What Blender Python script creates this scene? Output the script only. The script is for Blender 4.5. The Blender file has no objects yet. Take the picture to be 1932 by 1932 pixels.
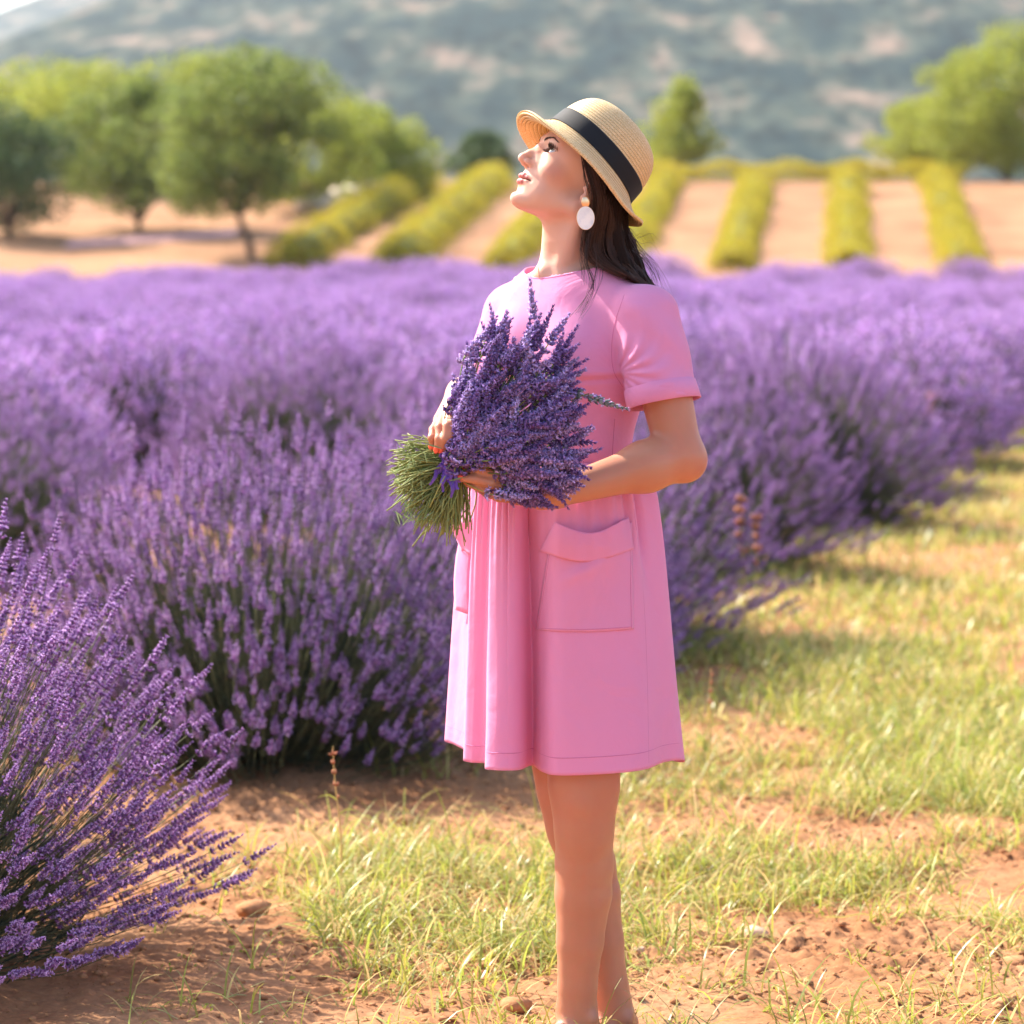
import bpy, math, random
import numpy as np
from mathutils import Vector, Matrix, Quaternion, noise as mnoise
SC = bpy.context.scene
COL = SC.collection
R = math.radians
rng = np.random.default_rng(7)
random.seed(7)
# ------------------------------------------------------------------ camera, world, sun
CAMZ = 1.452
FPX = 6300.0            # focal length in pixels of a 1932 px wide picture
cd = bpy.data.cameras.new('camera'); cam = bpy.data.objects.new('camera', cd); COL.objects.link(cam)
SC.camera = cam
cd.sensor_width = 36; cd.lens = 36 * FPX / 1932
cd.shift_y = -(966 - 470) / 1932
cd.clip_start = 0.1; cd.clip_end = 9000
cam.location = (0, 0, CAMZ); cam.rotation_euler = (R(90), 0, 0)
cd.dof.use_dof = True; cd.dof.focus_distance = 5.93; cd.dof.aperture_fstop = 4.9
SUN_AZ = R(-51)          # measured from +Y (away from the camera), to the left
SUN_EL = R(43)
W = bpy.data.worlds.new('World'); SC.world = W; W.use_nodes = True
wn = W.node_tree.nodes; wl = W.node_tree.links
bg = wn['Background']
sky = wn.new('ShaderNodeTexSky'); sky.sky_type = 'NISHITA'; sky.sun_disc = False
sky.sun_elevation = SUN_EL; sky.sun_rotation = SUN_AZ; sky.air_density = 1.0; sky.dust_density = 2.5; sky.ozone_density = 1.0
wl.new(sky.outputs[0], bg.inputs[0]); bg.inputs[1].default_value = 0.15
sd = bpy.data.lights.new('sun', 'SUN'); sun = bpy.data.objects.new('sun', sd); COL.objects.link(sun)
sd.energy = 4.6; sd.angle = R(0.5); sd.color = (1.0, 0.93, 0.82)
sdir = Vector((math.sin(SUN_AZ) * math.cos(SUN_EL), math.cos(SUN_AZ) * math.cos(SUN_EL), math.sin(SUN_EL)))
sun.rotation_euler = sdir.to_track_quat('Z', 'Y').to_euler()
SC.view_settings.view_transform = 'Standard'; SC.view_settings.look = 'None'
SC.view_settings.exposure = 1.52; SC.view_settings.gamma = 1; SC.view_settings.use_curve_mapping = False
SC.cycles.use_denoising = True
SC.cycles.max_bounces = 8; SC.cycles.transparent_max_bounces = 8
SC.cycles.volume_bounces = 0

# ------------------------------------------------------------------ helpers
def WP(px, py, y=6.0):
    """the point of the place at depth y that the photograph shows at (px, py) of its 1932 px view"""
    return np.array(((px - 966) / FPX * y, y, CAMZ - (py - 470) / FPX * y))
def mesh(name, V, F, mats=None, smooth=True, midx=None):
    me = bpy.data.meshes.new(name)
    V = np.asarray(V, dtype=np.float32).reshape(-1, 3)
    me.vertices.add(len(V)); me.vertices.foreach_set('co', V.ravel())
    if isinstance(F, np.ndarray):
        n, k = F.shape
        me.loops.add(n * k); me.loops.foreach_set('vertex_index', F.astype(np.int32).ravel())
        me.polygons.add(n); me.polygons.foreach_set('loop_start', np.arange(0, n * k, k, dtype=np.int32))
    else:
        tot = [len(f) for f in F]; fl = np.fromiter((i for f in F for i in f), dtype=np.int32)
        me.loops.add(len(fl)); me.loops.foreach_set('vertex_index', fl)
        me.polygons.add(len(F)); me.polygons.foreach_set('loop_start', np.concatenate([[0], np.cumsum(tot)[:-1]]).astype(np.int32))
    me.update(calc_edges=True)
    if smooth: me.polygons.foreach_set('use_smooth', np.ones(len(me.polygons), dtype=bool))
    for m in (mats or []): me.materials.append(m)
    if midx is not None: me.polygons.foreach_set('material_index', np.asarray(midx, dtype=np.int32))
    me.update()
    return me
def link(name, me, parent=None, loc=None, rot=None, scale=None, **props):
    o = bpy.data.objects.new(name, me); COL.objects.link(o)
    if parent is not None: o.parent = parent
    if loc is not None: o.location = loc
    if rot is not None: o.rotation_euler = rot
    if scale is not None: o.scale = scale if hasattr(scale, '__len__') else (scale,) * 3
    for k, v in props.items():
        if v is not None: o[k] = v
    return o
def empty(name, loc=(0, 0, 0), **props):
    return link(name, None, None, loc, **props)
def join(parts):
    """parts: list of (V, F) or (V, F, material index) -> V, F, midx ; F all of one arity"""
    Vs, Fs, Ms, n = [], [], [], 0
    for p in parts:
        Vs.append(p[0]); Fs.append(np.asarray(p[1]) + n); n += len(p[0])
        Ms.append(np.full(len(p[1]), p[2] if len(p) > 2 else 0))
    return np.concatenate(Vs), np.concatenate(Fs), np.concatenate(Ms)
def vnoise(P, scale=1.0, seed=0):
    """cheap smooth value noise in numpy, -1..1"""
    P = np.asarray(P, dtype=np.float64) * scale + seed * 17.31
    i = np.floor(P).astype(np.int64); f = P - i; f = f * f * (3 - 2 * f)
    def h(a, b, c):
        n = (a * 374761393 + b * 668265263 + c * 2147483647 + seed * 144665) & 0xffffffff
        n = ((n ^ (n >> 13)) * 1274126177) & 0xffffffff
        return ((n ^ (n >> 16)) & 0xffff) / 32767.5 - 1
    x, y, z = i[..., 0], i[..., 1], i[..., 2]; u, v, w = f[..., 0], f[..., 1], f[..., 2]
    l = lambda a, b, t: a + (b - a) * t
    return l(l(l(h(x, y, z), h(x+1, y, z), u), l(h(x, y+1, z), h(x+1, y+1, z), u), v),
             l(l(h(x, y, z+1), h(x+1, y, z+1), u), l(h(x, y+1, z+1), h(x+1, y+1, z+1), u), v), w)
def fbm(P, scale=1.0, octv=4, seed=0):
    s = 0; a = 1; t = 0
    for k in range(octv):
        s = s + a * vnoise(P, scale * 2 ** k, seed + k); t += a; a *= 0.5
    return s / t
def tube(P, rad, sides=4, cap=True):
    """a tube of quads along the points P (n,3)"""
    P = np.asarray(P, float); n = len(P); rad = np.broadcast_to(rad, (n,))
    T = np.gradient(P, axis=0); T /= np.linalg.norm(T, axis=1)[:, None] + 1e-9
    a = np.array((0, 0, 1.)) if abs(T[0][2]) < 0.9 else np.array((1., 0, 0))
    N = np.cross(T, a); N /= np.linalg.norm(N, axis=1)[:, None] + 1e-9
    B = np.cross(T, N)
    th = np.arange(sides) * 2 * np.pi / sides
    V = P[:, None] + rad[:, None, None] * (np.cos(th)[None, :, None] * N[:, None] + np.sin(th)[None, :, None] * B[:, None])
    V = V.reshape(-1, 3)
    i, j = np.meshgrid(np.arange(n - 1), np.arange(sides), indexing='ij')
    j2 = (j + 1) % sides
    F = np.stack([i * sides + j, i * sides + j2, (i + 1) * sides + j2, (i + 1) * sides + j], -1).reshape(-1, 4)
    if cap and sides == 4:
        F = np.concatenate([F, [[3, 2, 1, 0], [(n-1)*4, (n-1)*4+1, (n-1)*4+2, (n-1)*4+3]]])
    return V, F
def rotz_to(d):
    """matrix whose z axis is d"""
    d = np.asarray(d, float); d = d / np.linalg.norm(d)
    a = np.array((1., 0, 0)) if abs(d[0]) < 0.8 else np.array((0, 1., 0))
    x = np.cross(a, d); x /= np.linalg.norm(x); y = np.cross(d, x)
    return np.stack([x, y, d], 1)
def spline(pts, n):
    pts = np.asarray(pts, float); m = len(pts)
    P = np.concatenate([[2*pts[0]-pts[1]], pts, [2*pts[-1]-pts[-2]]])
    t = np.linspace(0, m - 1 - 1e-6, n); i = t.astype(int); f = (t - i)[:, None]
    p0, p1, p2, p3 = P[i], P[i+1], P[i+2], P[i+3]
    return 0.5 * ((2*p1) + (p2-p0)*f + (2*p0-5*p1+4*p2-p3)*f**2 + (3*p1-p0-3*p2+p3)*f**3)

# ------------------------------------------------------------------ materials
def mat(name, col=(.5, .5, .5), rough=.7, spec=.3, trans=0.0, sss=0.0, ssr=(1, .3, .15), ssscale=.01, var=0.0, vscale=30, bump=0.0, bscale=200,
        obvar=0.0, huevar=0.0, sheen=0.0, metal=0.0, twocol=None, twoscale=3, coords='Object', two_lo=.4, two_hi=.6):
    m = bpy.data.materials.new(name); m.use_nodes = True
    nt = m.node_tree; N = nt.nodes; L = nt.links
    b = N['Principled BSDF']; out = N['Material Output']
    b.inputs['Base Color'].default_value = (*col, 1); b.inputs['Roughness'].default_value = rough
    b.inputs['Specular IOR Level'].default_value = spec; b.inputs['Metallic'].default_value = metal
    tc = N.new('ShaderNodeTexCoord'); src = tc.outputs[coords]
    c = None
    if twocol is not None:
        n = N.new('ShaderNodeTexNoise'); n.inputs['Scale'].default_value = twoscale; n.inputs['Detail'].default_value = 5
        L.new(src, n.inputs['Vector'])
        mr = N.new('ShaderNodeMapRange'); mr.inputs[1].default_value = two_lo; mr.inputs[2].default_value = two_hi
        L.new(n.outputs[0], mr.inputs[0])
        mx = N.new('ShaderNodeMixRGB'); mx.inputs[1].default_value = (*col, 1); mx.inputs[2].default_value = (*twocol, 1)
        L.new(mr.outputs[0], mx.inputs[0]); c = mx.outputs[0]
    if var or obvar or huevar:
        hsv = N.new('ShaderNodeHueSaturation')
        if c is not None: L.new(c, hsv.inputs['Color'])
        else: hsv.inputs['Color'].default_value = (*col, 1)
        val = None
        if var:
            n = N.new('ShaderNodeTexNoise'); n.inputs['Scale'].default_value = vscale; n.inputs['Detail'].default_value = 4
            L.new(src, n.inputs['Vector'])
            mr = N.new('ShaderNodeMapRange'); mr.inputs[1].default_value = .25; mr.inputs[2].default_value = .75
            mr.inputs[3].default_value = 1 - var; mr.inputs[4].default_value = 1 + var
            L.new(n.outputs[0], mr.inputs[0]); val = mr.outputs[0]
        if obvar or huevar:
            g = N.new('ShaderNodeNewGeometry')
            if obvar:
                mr2 = N.new('ShaderNodeMapRange'); mr2.inputs[3].default_value = 1 - obvar; mr2.inputs[4].default_value = 1 + obvar
                L.new(g.outputs['Random Per Island'], mr2.inputs[0])
                if val is not None:
                    mm = N.new('ShaderNodeMath'); mm.operation = 'MULTIPLY'; L.new(val, mm.inputs[0]); L.new(mr2.outputs[0], mm.inputs[1]); val = mm.outputs[0]
                else: val = mr2.outputs[0]
            if huevar:
                w = N.new('ShaderNodeTexWhiteNoise'); w.noise_dimensions = '1D'; L.new(g.outputs['Random Per Island'], w.inputs['W'])
                mr3 = N.new('ShaderNodeMapRange'); mr3.inputs[3].default_value = .5 - huevar; mr3.inputs[4].default_value = .5 + huevar
                L.new(w.outputs[0], mr3.inputs[0]); L.new(mr3.outputs[0], hsv.inputs['Hue'])
        if val is not None: L.new(val, hsv.inputs['Value'])
        c = hsv.outputs[0]
    if c is not None: L.new(c, b.inputs['Base Color'])
    if sss:
        b.inputs['Subsurface Weight'].default_value = sss; b.inputs['Subsurface Radius'].default_value = ssr; b.inputs['Subsurface Scale'].default_value = ssscale
    if sheen: b.inputs['Sheen Weight'].default_value = sheen
    if bump:
        n = N.new('ShaderNodeTexNoise'); n.inputs['Scale'].default_value = bscale; n.inputs['Detail'].default_value = 5
        L.new(src, n.inputs['Vector'])
        bp = N.new('ShaderNodeBump'); bp.inputs['Strength'].default_value = min(1, bump); bp.inputs['Distance'].default_value = 0.3 / bscale
        L.new(n.outputs[0], bp.inputs['Height']); L.new(bp.outputs[0], b.inputs['Normal'])
    if trans:
        t = N.new('ShaderNodeBsdfTranslucent')
        if c is not None: L.new(c, t.inputs['Color'])
        else: t.inputs['Color'].default_value = (*col, 1)
        ms = N.new('ShaderNodeMixShader'); ms.inputs[0].default_value = trans
        L.new(b.outputs[0], ms.inputs[1]); L.new(t.outputs[0], ms.inputs[2]); L.new(ms.outputs[0], out.inputs['Surface'])
    return m
M = {}
# ------------------------------------------------------------------ palette

M['soil'] = mat('soil', (.25, .108, .046), rough=.95, spec=.1, twocol=(.36, .185, .092), twoscale=2.2, two_lo=.3, two_hi=.7, var=.25, vscale=60, bump=.8, bscale=90)
M['soil_far'] = mat('soil_far', (.34, .185, .10), rough=.95, spec=.1, twocol=(.25, .125, .065), twoscale=.35, var=.15, vscale=2)
M['clod'] = mat('clod', (.36, .175, .082), rough=.95, spec=.1, obvar=.2, var=.2, vscale=80, bump=.6, bscale=150)
M['stone'] = mat('stone', (.55, .36, .25), rough=.9, spec=.2, obvar=.15, var=.2, vscale=40, bump=.6, bscale=80)
M['calyx'] = mat('calyx', (.33, .16, .40), rough=.7, spec=.2, trans=.38, obvar=.45, huevar=.035)
M['petal'] = mat('petal', (.67, .44, .75), rough=.6, spec=.2, trans=.4, obvar=.3, huevar=.02)
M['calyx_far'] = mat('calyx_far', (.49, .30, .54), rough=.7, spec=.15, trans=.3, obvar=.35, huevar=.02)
M['stem'] = mat('lavender_stem', (.15, .16, .08), rough=.7, spec=.2, trans=.2, obvar=.3)
M['leaf'] = mat('lavender_leaf', (.06, .075, .05), rough=.8, spec=.2, trans=.2, obvar=.4)
M['grass'] = mat('grass', (.35, .36, .06), rough=.38, spec=.45, trans=.45, obvar=.3, huevar=.035)
M['straw'] = mat('dry_grass', (.58, .44, .18), rough=.7, spec=.2, trans=.4, obvar=.3, huevar=.02)
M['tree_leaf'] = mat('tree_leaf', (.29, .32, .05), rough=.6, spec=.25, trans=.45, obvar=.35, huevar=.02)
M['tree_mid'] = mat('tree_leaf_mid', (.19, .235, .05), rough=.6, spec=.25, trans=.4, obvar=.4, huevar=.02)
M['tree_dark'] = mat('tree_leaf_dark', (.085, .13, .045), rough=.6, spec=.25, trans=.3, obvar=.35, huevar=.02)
M['bark'] = mat('bark', (.10, .065, .045), rough=.9, var=.3, vscale=20, bump=.5, bscale=40)
M['gold'] = mat('golden_shrub_leaf', (.46, .38, .035), rough=.7, spec=.2, trans=.35, obvar=.3, huevar=.03)
M['pale_rock'] = mat('pale_rock', (.72, .60, .50), rough=.9, obvar=.15, var=.15, vscale=3)

# ------------------------------------------------------------------ ground
def softplus(t, k): return k * np.log1p(np.exp(np.clip(t / k, -40, 40)))
def G0(x, y):
    x = np.asarray(x, float); y = np.asarray(y, float)
    return .11 * (softplus(y - 73, 1.5) - softplus(y - 107, 2.0)) - .004 * softplus(y - 118, 3.0) * np.clip((400 - y) / 282, 0, 1)
def G(x, y):
    x = np.asarray(x, float); y = np.asarray(y, float)
    P = np.stack([x, y, np.zeros_like(x)], -1)
    near = np.clip((30 - y) / 12, 0, 1)
    h = .030 * fbm(P, 1.1, 3, 3) * near + .022 * fbm(P, 5, 3, 9) * near
    # soil is banked up under the lavender row, worn down along the path
    return G0(x, y) + h
def Gfine(x, y):
    P = np.stack([x, y, np.zeros_like(x)], -1)
    c = fbm(P, 26, 3, 21); c2 = vnoise(P, 75, 5); m = np.clip(fbm(P, 1.7, 2, 33) * 1.5 + .75, 0.3, 1.2)
    return G(x, y) + m * (.026 * np.abs(c) + .008 * c2)
def grid(xs, ys, fn):
    X, Y = np.meshgrid(xs, ys)
    Z = fn(X, Y)
    V = np.stack([X, Y, Z], -1).reshape(-1, 3)
    nx = len(xs); j, i = np.meshgrid(np.arange(len(ys) - 1), np.arange(nx - 1), indexing='ij')
    a = (j * nx + i).ravel()
    return V, np.stack([a, a + 1, a + nx + 1, a + nx], -1)
near_x = (-1.9, 2.3); near_y = (5.2, 10.4)
V, F = grid(np.arange(near_x[0], near_x[1] + .001, .0105), np.concatenate([np.arange(near_y[0], 7.6, .0105), np.arange(7.6, near_y[1] + .02, .018)]), Gfine)
link('ground', mesh('ground', V, F, [M['soil']]), kind='structure')
def Gouter(x, y):
    z = G(x, y)
    inside = (x > near_x[0] + .04) & (x < near_x[1] - .04) & (y > near_y[0] + .04) & (y < near_y[1] - .04)
    return np.where(inside, z - .06, z)
xs = np.unique(np.concatenate([np.linspace(-12, 12, 161), np.linspace(-60, 60, 61), np.linspace(-1400, 1400, 57)]).round(3))
ys = np.unique(np.concatenate([np.linspace(-20, 4, 13), np.linspace(4, 32, 187), np.linspace(32, 130, 90), np.linspace(130, 700, 30), np.linspace(700, 3200, 26)]).round(3))
V, F = grid(xs, ys, Gouter)
cent = V[F].mean(1)
midx = (cent[:, 1] > 60).astype(int)
link('field_ground', mesh('field_ground', V, F, [M['soil'], M['soil_far']], midx=midx), kind='structure')

# clods and pebbles of soil (nobody could count them)
def rock_mesh(seed, sub=1):
    import bmesh
    bm = bmesh.new(); bmesh.ops.create_icosphere(bm, subdivisions=sub, radius=1)
    V = np.array([v.co[:] for v in bm.verts]); F = np.array([[v.index for v in f.verts] for f in bm.faces]); bm.free()
    d = 1 + .35 * vnoise(V, 1.3, seed) + .15 * vnoise(V, 3.1, seed + 5)
    d = d + .10*np.round(2*vnoise(V, 2.2, seed + 9))
    V = V * d[:, None] * np.array((1, .85, .58))
    return V, F
def scatter_join(bases, pos, scale, rs=3):
    r = np.random.default_rng(rs); parts = []
    th = r.uniform(0, 2 * np.pi, len(pos)); pick = r.integers(0, len(bases), len(pos))
    for k, (V, F) in enumerate(bases):
        s = np.where(pick == k)[0]
        if not len(s): continue
        c, n = np.cos(th[s]), np.sin(th[s])
        X = V[None, :, 0] * c[:, None] - V[None, :, 1] * n[:, None]; Y = V[None, :, 0] * n[:, None] + V[None, :, 1] * c[:, None]
        Z = np.broadcast_to(V[None, :, 2], X.shape)
        A = np.stack([X, Y, Z], -1) * scale[s][:, None, None] + pos[s][:, None, :]
        FF = F[None] + (np.arange(len(s)) * len(V))[:, None, None]
        parts.append((A.reshape(-1, 3), FF.reshape(-1, F.shape[1])))
    return join(parts)
n = 52000
px = rng.uniform(-1.2, 2.1, n); py = 5.5 + (rng.random(n) ** 1.6) * 6.5
keep = (np.clip(fbm(np.stack([px, py, px * 0], -1), 1.7, 2, 33) * 1.6 + .6, 0.12, 1) > rng.random(n))
px, py = px[keep], py[keep]
sz = .0016 + .010 * rng.random(len(px)) ** 7
pos = np.stack([px, py, Gfine(px, py) + sz * .25], -1)
V, F, _ = scatter_join([rock_mesh(s, 1) for s in range(4)], pos, sz)
link('soil_clods', mesh('soil_clods', V, F, [M['clod']]), kind='stuff')
# the larger stones: things of their own
for (qx, qy, s, lab) in [(1671, 1478, .024, 'pale flat stone lying in the grass right of the hem, smaller'),
                         (1853, 1466, .050, 'largest pale stone, by the right edge of the grass path'),
                         (1423, 1772, .034, 'pale pinkish stone in the grass right of the shins'),
                         (1918, 1822, .040, 'rounded brown stone half hidden at the right edge'),
                         (1892, 1915, .028, 'round brown stone near the bottom right corner'),
                         (478, 1738, .042, 'reddish angular clod of earth below the nearest lavender bush'),
                         (770, 1548, .036, 'greyish stone in the shade of the middle lavender bush'),
                         (1205, 1800, .020, 'small pale stone just right of the shins'),
                         (1055, 1815, .018, 'small white stone just left of the shins'),
                         (970, 1918, .040, 'low brown stone left of the ankles at the bottom edge')]:
    d = FPX * CAMZ / (qy - 470); x = (qx - 966) / FPX * d
    V, F = rock_mesh(int(qx), 2)
    o = link('stone', mesh('stone', V * s * .8, F, smooth=False, mats=[M['stone'] if 'pale' in lab or 'white' in lab else M['clod']]), None, (x, d, float(G(x, d)) + s * .15 + .004), (0, 0, qx), label=lab, category='stone', group='stones lying on the soil')

# ------------------------------------------------------------------ mountain, far hill
def hill_mat(name, a, b, c, sc=1.0):
    m = bpy.data.materials.new(name); m.use_nodes = True; N = m.node_tree.nodes; L = m.node_tree.links
    bs = N['Principled BSDF']; bs.inputs['Roughness'].default_value = 1; bs.inputs['Specular IOR Level'].default_value = 0
    tc = N.new('ShaderNodeTexCoord'); mp = N.new('ShaderNodeMapping'); mp.inputs['Scale'].default_value = (1, .22, 1.3); L.new(tc.outputs['Object'], mp.inputs[0])
    n1 = N.new('ShaderNodeTexNoise'); n1.inputs['Scale'].default_value = .045 * sc; n1.inputs['Detail'].default_value = 7; n1.inputs['Roughness'].default_value = .62; L.new(mp.outputs[0], n1.inputs['Vector'])
    r1 = N.new('ShaderNodeValToRGB'); r1.color_ramp.elements[0].position = .44; r1.color_ramp.elements[0].color = (*a, 1); r1.color_ramp.elements[1].position = .66; r1.color_ramp.elements[1].color = (*c, 1)
    e = r1.color_ramp.elements.new(.54); e.color = (*b, 1); L.new(n1.outputs[0], r1.inputs[0])
    v = N.new('ShaderNodeTexVoronoi'); v.inputs['Scale'].default_value = .16 * sc; L.new(mp.outputs[0], v.inputs['Vector'])
    mr = N.new('ShaderNodeMapRange'); mr.inputs[1].default_value = .2; mr.inputs[2].default_value = .55; mr.inputs[3].default_value = .55; mr.inputs[4].default_value = 1.1; L.new(v.outputs[0], mr.inputs[0])
    h = N.new('ShaderNodeHueSaturation'); L.new(r1.outputs[0], h.inputs['Color']); L.new(mr.outputs[0], h.inputs['Value']); L.new(h.outputs[0], bs.inputs['Base Color'])
    return m
M['hill'] = hill_mat('scrub_hillside', (.012, .024, .024), (.045, .056, .042), (.19, .135, .10))
def sheet(name, D0, D1, ridge, z0, nu, nv, pw, amp, m, seed, left=-2600, right=4200):
    pxs = np.linspace(left, right, nu); S = np.linspace(0, 1, nv)
    U, T = np.meshgrid(pxs, S)
    D = D0 + (D1 - D0) * T
    X = (U - 966) / FPX * D1
    rz = np.interp(U, [r[0] for r in ridge], [CAMZ + (470 - r[1]) / FPX * D1 for r in ridge])
    P = np.stack([X, D, X * 0], -1)
    Z = z0 + (rz - z0) * T ** pw + amp * fbm(P, .012, 5, seed) * np.sin(np.pi * np.clip(T, 0, 1) * .93 + .1) + (rz - z0) * .07 * fbm(P, .004, 2, seed + 3) * np.sin(np.pi * T)
    V = np.stack([X, D, Z], -1).reshape(-1, 3)
    V2 = V.reshape(nv, nu, 3)[-1:].copy(); V2[..., 1] += (D1 - D0) * .5; V2[..., 2] = z0
    V = np.concatenate([V, V2.reshape(-1, 3)]); nv += 1
    j, i = np.meshgrid(np.arange(nv - 1), np.arange(nu - 1), indexing='ij'); a = (j * nu + i).ravel()
    return link(name, mesh(name, V, np.stack([a, a + 1, a + nu + 1, a + nu], -1), [m]), kind='structure')
sheet('mountain', 800, 1500, [(-2600, 452), (-1300, 400), (-700, 290), (0, 79), (76, 46), (188, 0), (420, -70), (1000, -190), (1500, -250), (2700, -260)], 3, 500, 90, 1.1, 10, M['hill'], 41)
sheet('far_hill', 2000, 3000, [(-2600, 400), (-700, 260), (-200, 100), (0, 20), (50, 0), (300, -90), (900, -60), (2700, 200)], 5, 120, 20, 1.0, 12, M['hill'], 51)

# ------------------------------------------------------------------ leaves as a cloud of small faces
def leaf_cloud(C, nrm, size, r, aspect=.5):
    """one bent leaf (2 quads -> 2 quads sharing an edge) per centre"""
    n = len(C)
    a = r.normal(size=(n, 3)); a /= np.linalg.norm(a, axis=1)[:, None]
    a = a * .9 + nrm * .5; a /= np.linalg.norm(a, axis=1)[:, None]
    b = np.cross(a, r.normal(size=(n, 3))); b /= np.linalg.norm(b, axis=1)[:, None]
    s = size * r.uniform(.6, 1.3, n)
    a = a * s[:, None]; b = b * (s * aspect)[:, None]
    V = np.stack([C - a, C - b, C + a, C + b], 1).reshape(-1, 3)
    F = np.arange(4 * n).reshape(n, 4)
    return V, F
def tree_data(seed, H, Wd, trunk, nl=5200, leaf=.075, shape='round', lean=0.0):
    """crown made of leafy boughs at the ends of limbs; returns crown (V,F) and trunk (V,F)"""
    r = np.random.default_rng(seed)
    cz = trunk + (H - trunk) * .44; rz = (H - trunk) * .58; nl = int(nl*1.5)
    T = []
    top = np.array((lean, 0, trunk * 1.05))
    P = spline([(0, 0, -.3), (lean * .15, .02, trunk * .35), (lean * .6, -.03, trunk * .7), top], 8)
    T.append(tube(P, np.linspace(.11, .075, 8) * H / 5, 6, False))
    blobs = []
    nb = 44
    for k in range(nb):
        ph = r.uniform(0, 2 * np.pi); zz = r.uniform(-.75, 1)
        rr = np.sqrt(max(.05, 1 - zz * zz)) * r.uniform(.3, 1.3)
        if shape == 'cone': rr *= .25 + .75 * (1 - zz) / 1.75
        c = np.array((lean * .5 + rr * Wd * .42 * np.cos(ph), rr * Wd * .42 * np.sin(ph), cz + zz * rz * .75))
        br = Wd * r.uniform(.08, .21)
        blobs.append((c, br))
        if k < 14:
            mid = top * .5 + c * .5 + r.normal(size=3) * .12
            T.append(tube(spline([top + (0, 0, -.1), mid, c], 6), np.linspace(.045, .012, 6) * H / 5, 4, False))
    w = np.array([b[1] ** 2 for b in blobs]); w = (w / w.sum() * nl).astype(int)
    C, Nn = [], []
    for (c, br), m in zip(blobs, w):
        d = r.normal(size=(m, 3)); d /= np.linalg.norm(d, axis=1)[:, None]
        rad = br * r.uniform(.25, 1, m) ** .5 * (1 + .25 * fbm(d * 2 + c, 1.5, 2, seed))
        p = c + d * rad[:, None] * (1, 1, .85)
        C.append(p); Nn.append(d)
    C = np.concatenate(C); Nn = np.concatenate(Nn)
    Vt, Ft, _ = join(T)
    return leaf_cloud(C, Nn, leaf, r), (Vt, Ft)
tree_cache = {}
def place_tree(px, d, top, Wpx, trunk_frac, label, m='tree_leaf', seed=1, shape='round', lean=0.0, nl=5200, name='tree', group='almond trees around the field', leaf=.085, cat='tree'):
    x = (px - 966) / FPX * d; gz = float(G0(x, d))
    H = CAMZ + (470 - top) / FPX * d - gz; Wd = Wpx / FPX * d
    (cv, cf), (tv, tf) = tree_data(seed, H, Wd, H * trunk_frac, nl, leaf, shape, lean)
    root = empty(name, (x, d, gz), label=label, category=cat, group=group)
    link('crown', mesh('crown', cv, cf, [M[m]], smooth=False), root)
    link('trunk', mesh('trunk', tv, tf, [M['bark']]), root)
    return root
place_tree(475, 84, 66, 365, .20, 'large almond tree with a full round crown and thin dark leaning trunk', seed=11, lean=-.35, nl=11000, m='tree_mid')
place_tree(262, 91, 130, 300, .06, 'bushy almond tree with low branches directly left of the largest tree', seed=12, nl=7500, m='tree_mid')
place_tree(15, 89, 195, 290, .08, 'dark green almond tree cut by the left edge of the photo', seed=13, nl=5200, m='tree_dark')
place_tree(150, 104, 108, 400, .08, 'sunlit yellow green tree behind, second from the left edge', seed=14, nl=7500)
place_tree(10, 107, 120, 360, .08, 'tall pale tree behind the dark one at the left edge', seed=15, nl=6500)
place_tree(690, 101, 200, 250, .05, 'rightmost tree of the left grove, lower and pale green', seed=16, nl=5200)
place_tree(585, 96, 140, 270, .06, 'tree half hidden behind the right side of the largest crown', seed=17, nl=5200)
place_tree(390, 105, 110, 300, .2, 'tree hidden behind the middle of the largest crown', seed=18, nl=5200)
place_tree(1285, 113, 142, 165, .12, 'small pointed young tree standing alone behind the straw hat', seed=19, shape='cone', nl=4200)
place_tree(1725, 113, 183, 165, .06, 'smaller tree left of the large tree at the right edge', seed=20, nl=3500)
place_tree(1800, 112, 115, 185, .03, 'narrow tree between the two others at the right edge', seed=22, nl=3500)
place_tree(1900, 110, 35, 340, .04, 'large pale green tree at the right edge of the photo', seed=21, nl=12000)
place_tree(905, 116, 250, 120, .1, 'dark rounded shrub on the crest left of the straw hat', m='tree_dark', seed=23, nl=3500, name='round_shrub', cat='shrub')
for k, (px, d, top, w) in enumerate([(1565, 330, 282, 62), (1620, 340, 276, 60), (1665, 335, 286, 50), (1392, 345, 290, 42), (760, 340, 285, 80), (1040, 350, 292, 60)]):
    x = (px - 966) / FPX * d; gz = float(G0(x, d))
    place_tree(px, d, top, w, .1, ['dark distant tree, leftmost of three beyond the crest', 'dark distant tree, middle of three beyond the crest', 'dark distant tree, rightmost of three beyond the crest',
               'small distant tree beyond the crest right of the pointed tree', 'broad distant tree beyond the left grove', 'distant tree beyond the crest behind the face'][k], m='tree_dark', seed=30 + k, nl=1500, leaf=.22, name='distant_tree', group='distant trees beyond the crest')

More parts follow.
